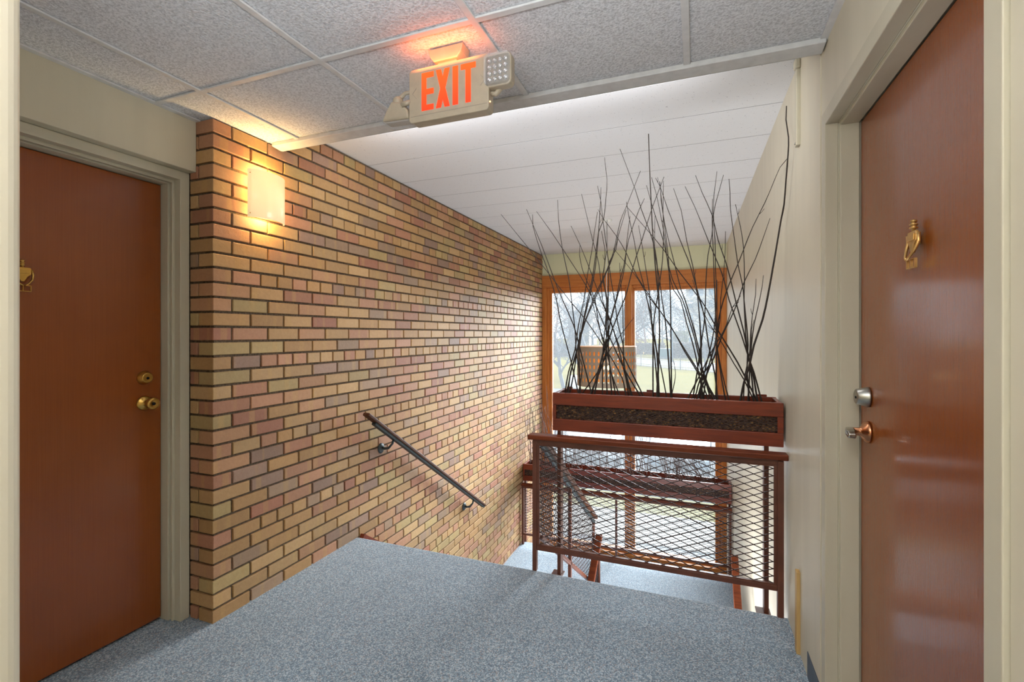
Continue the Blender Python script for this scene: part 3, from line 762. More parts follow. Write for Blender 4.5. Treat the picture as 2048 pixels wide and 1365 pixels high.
# ------------------------------------------------------------------ EXIT SIGN
SX0, SX1, SYF, SZ0, SZ1 = -.948, -.640, 1.445, 2.078, 2.266
sg = thing('exit_sign', ((SX0+SX1)/2, SYF+.02, ZC1), 'beige ceiling hung sign with glowing red EXIT letters', 'exit sign')
def rrect(x0, x1, z0, z1, r, n=5):
    pts = []
    for cx_, cz_, a0 in ((x1-r, z1-r, 0), (x0+r, z1-r, 90), (x0+r, z0+r, 180), (x1-r, z0+r, 270)):
        for k in range(n+1): pts.append((cx_+r*math.cos(R(a0+90*k/n)), cz_+r*math.sin(R(a0+90*k/n))))
    return pts
part('housing', sg, M['plastic'], lambda bm: prism(bm, rrect(SX0+.003, SX1-.003, SZ0+.002, SZ1-.002, .012), 'Y', SYF+.007, SYF+.048), .002)
part('face_plate', sg, M['plastic'], lambda bm: prism(bm, rrect(SX0, SX1, SZ0, SZ1, .014), 'Y', SYF, SYF+.008), .0025)
part('seam', sg, M['plastic_g'], lambda bm: [box(bm, SX0+.006, SX1-.006, SYF-.0006, SYF+.001, SZ0+.021, SZ0+.0225)])
def letters(bm):
    zA, zB = SZ0+.036, SZ1-.020; y0, y1 = SYF-.0012, SYF+.002; s = .013
    def bar(x0, x1, z0, z1): box(bm, x0, x1, y0, y1, z0, z1)
    x = SX0+.052
    bar(x, x+.019, zA, zB); bar(x+.019, x+.048, zB-.019, zB); bar(x+.019, x+.048, (zA+zB)/2-.011, (zA+zB)/2+.008); bar(x+.019, x+.048, zA, zA+.019)
    x += .057; w = .054
    for p in ([(x, zB), (x+.020, zB), (x+w, zA), (x+w-.020, zA)], [(x+w, zB), (x+w-.020, zB), (x, zA), (x+.020, zA)]):
        yy = y0 if p[0][0] == x else y0-.0002
        prism(bm, p, 'Y', yy, y1)
    x += w+.011; bar(x, x+.021, zA, zB)
    x += .021+.010; bar(x, x+.056, zB-.019, zB); bar(x+.018, x+.038, zA, zB-.019)
part('letters', sg, M['red'], letters)
def chev(bm, k_):
    for cx_, s in (((SX0+.022, -1), (SX1-.022, 1))[k_],):
        zc = (SZ0+SZ1)/2+.008
        for v in (-1, 1): obb(bm, (cx_+s*.008, SYF-.0002, zc), (cx_-s*.008, SYF-.0002, zc+v*.018), .0015, .0012)
for k_ in (0, 1): part('arrow_outline', sg, M['plastic_g'], lambda bm: chev(bm, k_))
part('canopy', sg, M['plastic'], lambda bm: prism(bm, [(-.87, ZC1-.003), (-.735, ZC1-.003), (-.742, ZC1-.028), (-.757, ZC1-.048), (-.848, ZC1-.048), (-.863, ZC1-.028)], 'Y', SYF-.002, SYF+.055), .003)
part('neck', sg, M['plastic'], B(-.840, -.765, SYF+.012, SYF+.040, SZ1-.004, ZC1-.046), .002)
part('indicator', sg, M['led'], B(SX1-.004, SX1+.001, SYF+.012, SYF+.016, SZ0+.030, SZ0+.034))
# emergency lamp heads
hx = SX1+.032
h1 = part('lamp_head', sg, M['plastic'], lambda bm: prism(bm, rrect(hx-.048, hx+.048, 2.150, 2.258, .018), 'Y', SYF+.0, SYF+.035), .004); h1['label'] = 'right emergency lamp head with clear lens'
part('lens', h1, M['rim'], lambda bm: prism(bm, rrect(hx-.046, hx+.046, 2.152, 2.256, .017), 'Y', SYF-.014, SYF+.0), .004)
def refl(bm):
    for i in range(4):
        for j in range(4):
            cx_ = hx-.0285+i*.019; cz_ = 2.173+j*.0205
            lathe(bm, [(.0094, -.0075), (.0086, -.0035), (.0060, .001), (.0024, .003), (.0016, -.003), (0, -.004)], 12, Matrix.Translation((cx_, SYF-.004, cz_)) @ Matrix.Rotation(math.pi/2, 4, 'X'))
part('reflector', h1, M['lens'], refl)
h2 = part('lamp_head', sg, M['plastic'], lambda bm: prism(bm, [(SX0-.118, 2.105), (SX0-.004, 2.100), (SX0-.006, 2.130), (SX0-.040, 2.165), (SX0-.078, 2.172), (SX0-.100, 2.140)], 'Y', SYF+.0, SYF+.06), .008, seg=3); h2['label'] = 'left emergency lamp head seen from the side'
part('lens', h2, M['rim'], lambda bm: prism(bm, [(SX0-.120, 2.104), (SX0-.002, 2.098), (SX0-.010, 2.090), (SX0-.100, 2.094)], 'Y', SYF+.002, SYF+.058), .003)
part('arm', sg, M['plastic'], lambda bm: (tube(bm, [(SX0+.004, SYF+.03, 2.205), (SX0-.035, SYF+.03, 2.207), (SX0-.055, SYF+.03, 2.195), (SX0-.060, SYF+.03, 2.165)], [.007, .007, .009, .010], 12),
     tube(bm, [(SX0-.030, SYF+.0, 2.150), (SX0+.004, SYF+.005, 2.158)], [.010, .008], 12)))
part('arm_ball', sg, M['plastic'], lambda bm: lathe(bm, [(0, -.019), (.010, -.016), (.0165, -.009), (.019, 0), (.0165, .009), (.010, .016), (0, .019)], 16, Matrix.Translation((SX0-.060, SYF+.02, 2.176))))
part('arm', sg, M['plastic'], lambda bm: tube(bm, [(SX1-.004, SYF+.03, 2.145), (SX1+.014, SYF+.03, 2.14), (SX1+.030, SYF+.03, 2.155)], .009, 12))
lamp('exit_sign_glow', 'AREA', (-.80, SYF-.020, 2.258), .36, (1, .19, .05), .24, (R(180-16), 0, 0), sy=.012)

# ------------------------------------------------------------------ SCONCE
sc = thing('wall_sconce', (XL, 1.845, 2.03), 'glowing curved opal glass sconce on the brick wall', 'wall lamp')
yc, hw_ = 1.805, .110
def glass(bm):
    n = 18; sag = .072; th = .005
    rows = []
    for z in (1.903, 2.137):
        out = []; inn = []
        for k in range(n+1):
            a = -1+2*k/n; yy = yc+hw_*a; xx = XL+.020+sag*math.sqrt(max(0, 1-a*a*.93))
            nx = 1; out.append(bm.verts.new((xx, yy, z))); inn.append(bm.verts.new((xx-th, yc+(hw_-th*.8)*a, z)))
        rows.append((out, inn))
    (o0, i0), (o1, i1) = rows
    for k in range(n):
        for q in ((o0[k], o0[k+1], o1[k+1], o1[k]), (i0[k], i1[k], i1[k+1], i0[k+1]), (o0[k], i0[k], i0[k+1], o0[k+1]), (o1[k], o1[k+1], i1[k+1], i1[k])):
            bm.faces.new(q).smooth = True
    bm.faces.new((o0[0], o1[0], i1[0], i0[0])); bm.faces.new((o0[n], i0[n], i1[n], o1[n]))
part('glass_shade', sc, M['opal'], glass)
part('back_plate', sc, M['bead'], B(XL, XL+.010, yc-.05, yc+.05, 1.97, 2.10), .003)
for z in (1.922, 2.118):
    part('screw', sc, M['antique'], lambda bm: lathe(bm, [(.0045, 0), (.0045, .004), (0, .006)], 10, Matrix.Translation((XL+.045, yc-hw_*.93, z)) @ Matrix.Rotation(math.pi/2, 4, 'Y') @ Matrix.Rotation(-R(40), 4, 'X')))
for z in (1.955, 2.090):
    bl = part('bulb', sc, M['bulb'], lambda bm: lathe(bm, [(0, -.022), (.008, -.018), (.010, 0), (.008, .018), (0, .022)], 12, Matrix.Translation((XL+.045, yc, z))))
for z, pw in ((1.935, 2.6), (2.110, 4.0)):
    lamp('sconce_light', 'POINT', (XL+.042, yc, z), pw, (1, .64, .25), .018)

# ------------------------------------------------------------------ PENDANT LAMP
pc = atX(1213, 668, -.835); pcx, pcy = -.835, pc.y; RAD = .292; zt0, zt1 = CAMZ-.515-.0, CAMZ-.125
dd = -SY*pcx+CY*pcy
pd = thing('pendant_lamp', (pcx, pcy, ZC2), 'taupe perforated drum pendant lamp glowing orange inside', 'pendant lamp')
def drum(bm):
    rows, cols = 5, 40; gap = .035
    H = zt1-zt0; ch = (H-2*gap)/rows; th = .003
    def pt(u, z, rr_): a = u*2*math.pi/cols; return Vector((pcx+rr_*math.cos(a), pcy+rr_*math.sin(a), z))
    for rr_, mi, flip in ((RAD, 0, False), (RAD-th, 1, True)):
        cache = {}
        def V(u, z):
            key = (round(u % cols, 4), round(z, 5))
            if key not in cache: cache[key] = bm.verts.new(pt(key[0], z, rr_))
            return cache[key]
        for c in range(cols):
            for (za, zb) in ((zt0, zt0+gap), (zt1-gap, zt1)):
                f = bm.faces.new((V(c, za), V(c+.5, za), V(c+1, za), V(c+1, zb), V(c+.5, zb), V(c, zb))); f.material_index = mi; f.smooth = True
            for r_ in range(rows):
                z0 = zt0+gap+r_*ch; z1 = z0+ch; zm = (z0+z1)/2
                O = [(c, z0), (c+.5, z0), (c+1, z0), (c+1, zm), (c+1, z1), (c+.5, z1), (c, z1), (c, zm)]
                I = [(c+.31, z0+ch*.30), (c+.5, z0+ch*.12), (c+.69, z0+ch*.30), (c+.72, zm), (c+.69, z1-ch*.30), (c+.5, z1-ch*.12), (c+.31, z1-ch*.30), (c+.28, zm)]
                for k in range(8):
                    a, b = O[k], O[(k+1) % 8]; d, e_ = I[(k+1) % 8], I[k]
                    f = bm.faces.new((V(*a), V(*b), V(*d), V(*e_))); f.material_index = mi; f.smooth = True
part('lamp_shade', pd, [M['shade_out'], M['shade_in']], drum)
part('rim_ring', pd, M['shade_in'], lambda bm: [lathe(bm, [(RAD-.002, zt1-.003), (RAD+.002, zt1-.003), (RAD+.002, zt1+.002), (RAD-.002, zt1+.002)], 48, Matrix.Translation((pcx, pcy, 0)))])
part('cord', pd, M['white'], lambda bm: tube(bm, [(pcx, pcy, ZC2), (pcx, pcy, zt1-.12)], .003, 8))
part('canopy', pd, M['white'], lambda bm: lathe(bm, [(.055, 0), (.055, -.010), (.030, -.022), (0, -.022)], 24, Matrix.Translation((pcx, pcy, ZC2))))
part('socket', pd, M['white'], lambda bm: lathe(bm, [(0, 0), (.018, 0), (.020, -.06), (0, -.06)], 16, Matrix.Translation((pcx, pcy, zt1-.11))))
part('bulb', pd, M['bulb'], lambda bm: lathe(bm, [(.012, 0), (.020, -.02), (.030, -.045), (.028, -.065), (.015, -.082), (0, -.086)], 16, Matrix.Translation((pcx, pcy, zt1-.168))))
part('spoke', pd, M['shade_in'], lambda bm: [obb(bm, (pcx, pcy, zt1-.12), (pcx+(RAD-.003)*math.cos(a), pcy+(RAD-.003)*math.sin(a), zt1-.006), .004, .004) for a in (.4, 2.5, 4.6)])
lamp('pendant_light', 'POINT', (pcx, pcy, zt1-.22), 9, (1, .66, .32), .03)

# invented flush fixtures for the added hallway fill, unseen behind the camera
for k, (hx_, hy_) in enumerate(HALL_FILLS):
    f = thing('fill_fixture', (hx_, hy_, ZC1), ['added round fill light above the corridor mouth', 'added round fill light farther back in the corridor'][k], 'ceiling light')
    part('base_ring', f, M['tbar'], lambda bm: lathe(bm, [(.19, -.004), (.195, -.02), (.19, -.03), (.17, -.03), (.17, -.004)], 32, Matrix.Translation((hx_, hy_, ZC1))))
    part('diffuser', f, M['diffuser'], lambda bm: lathe(bm, [(.17, -.03), (.165, -.05), (.12, -.06), (0, -.064)], 32, Matrix.Translation((hx_, hy_, ZC1))))

# ------------------------------------------------------------------ TWIGS in the upper planter (bent lines read off the photograph, each at its own depth)
TW = [
 'A 1002,429 1050,488 1098,548 1138,600 1173,642 1208,694 1226,722 1245,758 1250,783',
 'A 1053,419 1083,490 1107,555 1125,600 1147,650 1159,694 1180,776',
 'A 1065,429 1066,453 1082,505 1097,545 1113,600 1119,634 1131,682 1142,723 1154,776',
 'A 1073,423 1104,466 1146,530 1170,568 1188,603 1208,650 1217,670 1232,703 1252,745 1275,783',
 'A 1115,400 1117,440 1125,500 1137,555 1143,600 1150,660 1152,700 1158,740 1160,780',
 'B 1142,452 1160,490 1182,545 1202,600 1222,648 1239,694 1261,741 1282,783',
 'B 1163,388 1185,480 1198,530 1205,600 1213,622 1222,645 1234,685 1252,758 1256,783',
 'A 1209,315 1214,360 1212,395 1207,440 1197,465 1190,520 1184,560 1175,600 1165,650 1155,700 1143,740 1134,785',
 'A 1202,375 1201,405 1200,420 1196,480 1190,540 1180,590 1168,640 1157,690 1141,745 1137,785',
 'B 1195,372 1202,405 1205,435 1214,500 1222,560 1229,600 1236,650 1246,690 1248,740 1260,783',
 'A 1195,424 1188,470 1184,500 1175,550 1168,600 1157,650 1150,700 1137,745 1130,785',
 'D 1196,419 1206,437 1231,470 1252,505 1275,555 1305,600 1342,655 1373,705 1404,754 1422,788',
 'A 1281,342 1252,415 1240,445 1228,500 1218,530 1205,560 1190,590 1175,630 1160,670 1153,710 1147,750 1140,785',
 'A 1252,420 1237,470 1227,510 1213,545 1200,575 1185,610 1170,645 1158,700 1161,783',
 'B 1289,397 1278,420 1257,480 1248,530 1240,560 1232,600 1221,640 1215,680 1200,730 1185,783',
 'B 1260,432 1254,480 1250,530 1240,575 1230,610 1218,655 1207,700 1190,783',
 'B 1239,526 1241,560 1245,600 1246,650 1247,700 1250,740 1262,783',
 'C 1253,404 1258,435 1268,480 1277,530 1290,580 1294,600 1301,626 1306,661 1314,708 1318,785',
 'C 1240,298 1270,378 1283,420 1300,465 1310,500 1315,540 1318,600 1319,661 1317,738 1315,783',
 'T 1297,268 1299,330 1302,400 1305,460 1308,500 1313,560 1318,610 1319,680 1316,740 1314,785',
 'B 1328,354 1320,375 1303,420 1284,480 1272,515 1262,550 1252,590 1240,620 1226,655 1215,690 1205,730 1183,783',
 'D 1311,356 1320,373 1336,420 1352,460 1368,500 1380,530 1390,565 1400,600 1410,640 1417,690 1430,750 1434,788',
 'D 1303,355 1313,390 1323,440 1330,480 1337,540 1347,580 1361,600 1373,646 1385,686 1393,720 1398,750 1405,785',
 'D 1320,365 1322,400 1330,450 1342,500 1352,540 1362,580 1370,600 1385,650 1398,700 1405,740 1418,787',
 'C 1327,362 1326,420 1327,470 1325,520 1320,560 1314,600 1308,640 1306,680 1306,785',
 'D 1347,377 1362,420 1374,485 1385,530 1392,570 1396,600 1400,650 1402,700 1404,785',
 'E 1370,373 1390,415 1408,460 1420,490 1437,530 1448,560 1458,600 1483,671 1498,718 1508,746 1521,795',
 'E 1391,351 1404,385 1424,430 1436,480 1450,520 1460,555 1472,605 1488,666 1497,714 1506,748 1514,797',
 'D 1434,343 1428,390 1426,430 1424,470 1416,510 1412,560 1411,600 1408,650 1400,700 1395,740 1388,783',
 'D 1447,350 1436,390 1427,430 1430,480 1431,540 1433,600 1428,660 1420,700 1410,740 1398,785',
 'D 1425,398 1424,440 1426,490 1428,550 1430,600 1432,650 1433,720 1432,787',
 'E 1458,358 1460,385 1461,420 1469,480 1476,530 1485,570 1488,600 1493,650 1496,690 1494,740 1498,795',
 'E 1471,409 1480,450 1487,495 1489,560 1488,600 1490,640 1493,690 1502,740 1507,797',
 'D 1451,463 1450,510 1446,560 1441,600 1440,640 1430,690 1418,730 1400,760 1393,785',
 'R 1573,212 1572,240 1577,275 1576,310 1572,360 1568,410 1562,440 1552,500 1545,540 1536,590 1525,640 1508,690 1498,735 1488,765 1482,795',
 'D 1574,318 1560,335 1545,370 1530,405 1505,455 1487,500 1475,530 1460,565 1447,600 1437,640 1430,690 1415,740 1408,787',
 'D 1540,437 1525,480 1510,520 1488,565 1475,605 1460,640 1445,670 1430,710 1413,750 1400,787',
 'D 1481,592 1465,615 1455,645 1443,670 1425,700 1405,740 1383,783',
 'E 1512,558 1511,590 1505,630 1501,670 1499,710 1490,750 1487,797',
 'E 1527,551 1524,575 1517,610 1508,650 1503,690 1500,730 1497,795',
 'E 1508,640 1503,660 1502,700 1500,730 1496,797',
 'E 1253,413 1290,455 1326,498 1356,541 1404,604 1420,632 1441,670 1475,725 1508,790',
 'E 1385,560 1395,590 1405,620 1420,650 1435,672 1452,700 1468,728 1488,760 1503,792',
 'D 1227,497 1256,532 1277,560 1290,583 1310,610 1340,650 1370,705 1395,745 1412,787',
 'A 1268,635 1245,665 1220,700 1195,745 1170,780',
 'B 1160,490 1159,510 1165,540 1175,565 1190,600 1196,640 1205,680 1215,710 1230,783',
 'B 1214,440 1214,500 1206,550 1213,600 1210,660 1206,700 1205,783',
 'B 1203,462 1210,500 1208,540 1205,560 1215,600 1213,650 1212,720 1214,783',
 'B 1237,469 1232,500 1218,525 1217,560 1216,620 1217,700 1223,783',
 'C 1277,451 1284,490 1292,540 1298,580 1302,620 1306,680 1312,740 1316,785',
 'D 1293,371 1301,400 1310,430 1326,480 1335,520 1345,560 1365,600 1378,640 1390,680 1402,730 1422,787',
 'C 1347,720 1351,745 1349,765 1345,783',
 'C 1310,430 1309,503 1318,550 1324,600 1331,646 1336,708 1341,783',
 'C 1319,363 1326,427 1335,500 1338,540 1341,600 1342,690 1343,783',
 'C 1296,610 1301,640 1308,681 1318,717 1331,783',
 'D 1430,600 1432,640 1433,686 1444,746 1455,789',
 'D 1434,560 1434,620 1434,690 1438,726 1448,785',
 'A 1170,600 1160,660 1157,710 1165,732 1159,776',
 'B 1178,560 1186,610 1200,660 1214,700 1222,745 1236,783',
 'D 1400,640 1404,690 1398,730 1410,760 1425,787',
 'D 1385,640 1396,690 1404,735 1402,787']
CL = {'A': ('dark bare twig rising from the leftmost cluster in the upper planter', 'twigs of the leftmost cluster'),
      'B': ('dark bare twig rising from the second cluster in front of the drum lamp', 'twigs of the second cluster'),
      'C': ('dark bare twig rising from the middle cluster of the upper planter', 'twigs of the middle cluster'),
      'D': ('dark bare twig rising from the dense fourth cluster in front of the right window edge', 'twigs of the fourth cluster'),
      'E': ('dark bare twig rising from the rightmost cluster against the cream wall', 'twigs of the rightmost cluster'),
      'T': ('tallest straight dark twig in the middle of the upper planter', None),
      'R': ('thick curved twig reaching highest against the right wall', None)}
ORD = ['first', 'second', 'third', 'fourth', 'fifth', 'sixth', 'seventh', 'eighth', 'ninth', 'tenth', 'eleventh', 'twelfth', 'thirteenth', 'fourteenth', 'fifteenth', 'sixteenth', 'seventeenth', 'eighteenth', 'nineteenth', 'twentieth']
CN = {'A': 'the leftmost cluster', 'B': 'the second cluster from the left', 'C': 'the middle cluster', 'D': 'the dense fourth cluster', 'E': 'the rightmost cluster'}
def tipx(l): return float(l.split()[1].split(',')[0])
def twig_label(line):
    c = line[0]
    if c in 'TR': return CL[c][0]
    same = sorted([l for l in TW if l[0] == c], key=tipx); k = same.index(line)
    bx = float(line.split()[-1].split(',')[0]); tx, ty = map(float, line.split()[1].split(','))
    lean = (tx-bx)/(790-ty)
    word = 'left leaning' if lean < -.12 else 'right leaning' if lean > .12 else 'upright'
    return '%s dark twig, %s tip from the left in %s' % (word, ORD[k], CN[c])
for line in TW:
    c, *pp = line.split(); pts = [tuple(map(float, p.split(','))) for p in pp][::-1]
    Yb = random.uniform(PY0+.05, PY1-.06); Yt = Yb+random.uniform(-.12, .10)
    if c in 'R': Yb, Yt = PY0+.06, PY0-.10
    out = []; n = len(pts)
    for i, (x, y) in enumerate(pts):
        f = i/(n-1); Y = Yb+(Yt-Yb)*f
        P = atY(x, y, Y)
        for _ in range(30):
            if P.x > xr(P.y)-.022: Y -= .02; P = atY(x, y, Y)
            else: break
        out.append(P)
    b0 = out[0].copy()
    if out[0].z > .99: pass
    base = Vector((b0.x, b0.y, .928)); d0 = (out[0]-out[1]).normalized()
    if abs(d0.z) > .3: base = out[0]+d0*((out[0].z-.928)/max(.3, abs(d0.z)))
    base.x = min(max(base.x, PX0+.03), PX1-.03); base.y = min(max(base.y, PY0+.045), PY1-.035); base.z = .928
    out = [base]+out
    out[1].y = min(max(out[1].y, PY0+.035), PY1-.03)
    # soften bends
    sm = []
    for i in range(len(out)-1):
        sm.append(out[i]); q = (out[i]+out[i+1])/2
        if 0 < i < len(out)-2: q += (out[i]+out[i+1]-out[i-1]-out[i+2])*.0625
        sm.append(q)
    sm.append(out[-1])
    L = (out[-1]-out[0]).length
    rb = {'T': .0052, 'R': .0062}.get(c, .0034+.0012*min(1, L)+random.uniform(-.0005, .0007)); rt = .0024 if c in 'TR' else .0014
    bm = bmesh.new(); m_ = len(sm)
    tube(bm, sm, [rb+(rt-rb)*(i/(m_-1))+random.uniform(-.0002, .0002) for i in range(m_)], 6)
    # short side shoots
    if random.random() < .4:
        k = random.randint(m_//2, m_-2); P = sm[k]; dr_ = (sm[k+1]-sm[k]).normalized(); sd = Vector((random.choice((-1, 1)), 0, 0))
        if P.x < .33: tube(bm, [P, P+dr_*.015+sd*.008, P+dr_*.032+sd*.012], [.0016, .0013, .0009], 5)
    tag(finish('twig', bm, M['twig_d']), twig_label(line), 'twig', CL[c][1])

# brown twigs in the lower planter
zs0 = ZM+1.0-.075
def low_twig(xb, yb, tip, label, group):
    bm = bmesh.new(); P0 = Vector((xb, yb, zs0-.01)); n = 7; tip = Vector(tip)
    side = Vector((random.uniform(-1, 1), random.uniform(-.4, .4), 0))*.025*(tip-P0).length
    pts = [P0.lerp(tip, k/(n-1))+side*math.sin(math.pi*k/(n-1))+Vector((random.uniform(-1, 1), 0, 0))*.004 for k in range(n)]
    for p in pts: p.x = min(max(p.x, XL+.012), xr(p.y)-.015); p.y = min(p.y, YW-.07)
    tube(bm, pts, [.0031-.0018*k/(n-1) for k in range(n)], 5)
    for _ in range(random.randint(0, 2)):
        k = random.randint(2, n-2); d = (pts[k+1]-pts[k]).normalized(); L = random.uniform(.05, .16)
        e_ = pts[k]+d*L*.9+Vector((random.uniform(-.5, .5)*L, random.uniform(-.2, .2)*L, 0)); e_.x = min(max(e_.x, XL+.012), xr(e_.y)-.015); e_.y = min(e_.y, YW-.07)
        tube(bm, [pts[k], pts[k].lerp(e_, .5)+Vector((.004, 0, .004)), e_], [.0015, .0012, .0008], 4)
    tag(finish('twig', bm, M['twig_b']), label, 'twig', group)
for k in range(52):   # fan by the brick wall
    xb = random.uniform(-2.03, -1.60); h_ = random.uniform(.45, 1.18)
    low_twig(xb, random.uniform(LPY+.05, LPY+.2), (xb-random.uniform(-.1, .42)*h_, LPY+random.uniform(-.1, .5), zs0+h_), 'thin brown twig fanning out beside the brick wall by the window', 'brown twigs by the brick wall')
for k in range(100):
    cl = random.choice([-1.45, -1.30, -1.0, -.78, -.62, -.42, -.25]); xb = cl+random.gauss(0, .06); h_ = random.uniform(.35, .80)
    low_twig(xb, random.uniform(LPY+.05, LPY+.2), (xb+random.gauss(-.12, .22)*h_, LPY+random.uniform(-.05, .35), zs0+h_), 'thin brown twig in the middle of the lower planter', 'brown twigs in the middle of the lower planter')
for k in range(34):
    xb = random.uniform(-.12, .28); h_ = random.uniform(.35, .75)
    low_twig(xb, random.uniform(LPY+.05, LPY+.2), (xb-random.uniform(.1, .9)*h_, LPY+random.uniform(-.05, .3), zs0+h_*.8), 'thin brown twig leaning left from the right end of the lower planter', 'brown twigs at the right end of the lower planter')

# ------------------------------------------------------------------ OUTDOORS
def slab(name, m, poly, z0, z1): 
    bm = bmesh.new(); prism(bm, poly, 'Z', z0, z1); return finish(name, bm, m)
g = slab('ground', M['lawn'], [(-260, 7), (260, 7), (260, 400), (-260, 400)], ZOUT-.5, ZOUT); struct(g, 'dry yellowish lawn outside the window')
g = slab('ground_lot', M['asphalt'], [(-60, 12.6), (40, 12.6), (40, 33), (-60, 36)], ZOUT-.2, ZOUT+.03); struct(g, 'pale parking lot outside the window')
g = slab('ground_walk', M['concrete'], [(-60, 9.6), (40, 9.6), (40, 11.2), (-60, 11.2)], ZOUT-.2, ZOUT+.05); struct(g, 'concrete walk along the building')
g = slab('ground_walk', M['asphalt'], [(-60, 6.9), (40, 6.9), (40, 9.6), (-60, 9.6)], ZOUT-.2, ZOUT+.03); struct(g, 'shaded paving right below the window')
def gp(px_, py_):
    d = (CAMZ-ZOUT)*FPX/(py_-HY); return atD(px_, HY, d).xy
fl = [gp(1030, 706), gp(1100, 711), gp(1282, 733), gp(1361, 740.5), gp(1470, 750), gp(1700, 775)]
def offs(p, k): return Vector((p.x, p.y+k))
g = slab('ground_walk', M['concrete'], [offs(p, .8) for p in fl]+[offs(p, 3.0) for p in fl[::-1]], ZOUT-.2, ZOUT+.04); struct(g, 'pavement behind the fence')
g = slab('ground_street', M['street'], [offs(p, 4.5) for p in fl]+[offs(p, 15) for p in fl[::-1]], ZOUT-.2, ZOUT+.03); struct(g, 'grey street behind the fence')
g = slab('ground_walk', M['concrete'], [offs(p, 16) for p in fl]+[offs(p, 18) for p in fl[::-1]], ZOUT-.2, ZOUT+.05); struct(g, 'far pavement beyond the street')
fe = thing('fence', (fl[2].x, fl[2].y, ZOUT), 'long grey picket fence between the lawn and the street', 'fence')
pk = bmesh.new(); rails = bmesh.new()
for a, b in zip(fl, fl[1:]):
    L = (b-a).length; d = (b-a)/L; k = 0.0
    while k < L:
        p = a+d*k; tube(pk, [(p.x, p.y, ZOUT), (p.x, p.y, ZOUT+1.42)], .018, 4); k += .17
    for h_ in (.18, 1.22): obb(rails, (a.x, a.y, ZOUT+h_), (b.x, b.y, ZOUT+h_), .03, .04)
    k = 0.0
    while k < L:
        p = a+d*k; part('post', fe, M['fence'], B(p.x-.045, p.x+.045, p.y-.045, p.y+.045, ZOUT, ZOUT+1.55)); k += 5.2
o = finish('picket', pk, M['fence'], fe); o['kind'] = 'stuff'; finish('rail', rails, M['fence'], fe)

def tree(px_, d, h_, lean, label, mat, seed, spread=.62, trunk=.22, group=None, depth=5, first=.28):
    rnd = random.Random(seed); P = atD(px_, HY, d); base = Vector((P.x, P.y, ZOUT-.05))
    e = thing('bare_tree', base, label, 'tree', group)
    tb = bmesh.new(); br = bmesh.new()
    def grow(bm, p, dr_, L, r_, lev):
        pts = [p]; rr_ = [r_]; q = p.copy(); dd_ = dr_.copy(); n = 4 if lev < 3 else 3
        for i in range(n):
            dd_ = (dd_+Vector((rnd.uniform(-1, 1), rnd.uniform(-1, 1), rnd.uniform(-.5, .8)))*.16).normalized()
            q = q+dd_*L/n; pts.append(q.copy()); rr_.append(r_*(1-.45*(i+1)/n))
        tube(bm, pts, rr_, 6 if lev == 0 else 4 if lev < 3 else 3, cap=False)
        if lev >= depth: return
        nb = (6, 4, 4, 4, 3, 2)[lev]
        for k in range(nb):
            f = rnd.uniform(first if lev == 0 else .25, 1.0); idx = min(n-1, int(f*n)); s0 = pts[idx].lerp(pts[idx+1], f*n-idx) if f < 1 else pts[-1]
            a = rnd.uniform(0, 2*math.pi); out_ = Vector((math.cos(a), math.sin(a), rnd.uniform(-.1, .5)))
            nd = (dd_*(1-spread)+out_*spread).normalized()
            grow(br, s0, nd, L*rnd.uniform(.5, .72), max(.006, rr_[idx]*.55), lev+1)
    grow(tb, base, (Vector((lean, 0, 1))).normalized(), h_*.5, trunk, 0)
    finish('trunk', tb, mat, e); finish('branches', br, mat, e)
    return e
tree(1178, 42, 13, -.10, 'large bare tree with spreading branches in the left pane', M['bark_near'], 3, .60, .30, first=.15)
tree(1128, 36, 9, -.35, 'low bare tree leaning left at the left window edge', M['bark_near'], 5, .66, .16, first=.10)
tree(1222, 50, 14, .18, 'bluish bare tree with a leaning trunk above the drum lamp', M['bark_near'], 8, .5, .26)
tree(1410, 40, 11, .05, 'bare tree with arching branches in the right pane', M['bark_near'], 12, .68, .14, first=.4)
tree(1470, 34, 12, -.25, 'bare tree at the right window edge reaching left', M['bark_near'], 15, .72, .16, first=.3)
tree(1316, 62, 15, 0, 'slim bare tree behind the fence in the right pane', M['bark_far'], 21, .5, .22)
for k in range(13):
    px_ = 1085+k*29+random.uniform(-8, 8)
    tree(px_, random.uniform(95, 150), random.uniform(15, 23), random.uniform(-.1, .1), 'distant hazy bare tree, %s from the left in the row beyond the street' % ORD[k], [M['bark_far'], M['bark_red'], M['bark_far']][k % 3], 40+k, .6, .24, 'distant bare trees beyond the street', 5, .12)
# hazy bare woodland far behind
def woodland(px0, px1, d, h_, m, label, n):
    bm = bmesh.new(); a, b = atD(px0, HY, d), atD(px1, HY, d)
    for k in range(n):
        c = a.lerp(b, random.random()); c.z = ZOUT+h_*random.random()**.7*(.75+.25*math.sin(c.x*.35)); c.y += random.uniform(-6, 6)
        an = random.uniform(-1.1, 1.1); L = random.uniform(.6, 2.2)
        q = c+Vector((math.sin(an)*L, random.uniform(-.3, .3)*L, math.cos(an)*L))
        tube(bm, [c, c.lerp(q, .5)+Vector((random.uniform(-.1, .1), 0, random.uniform(-.1, .1))), q], [.055, .04, .015], 3, cap=False)
    return tag(finish('woodland', bm, m), label, 'woodland', None, 'stuff')
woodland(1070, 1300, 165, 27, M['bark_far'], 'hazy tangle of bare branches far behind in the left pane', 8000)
woodland(1250, 1475, 180, 24, M['bark_near'], 'hazy tangle of bare branches far behind in the right pane', 7000)
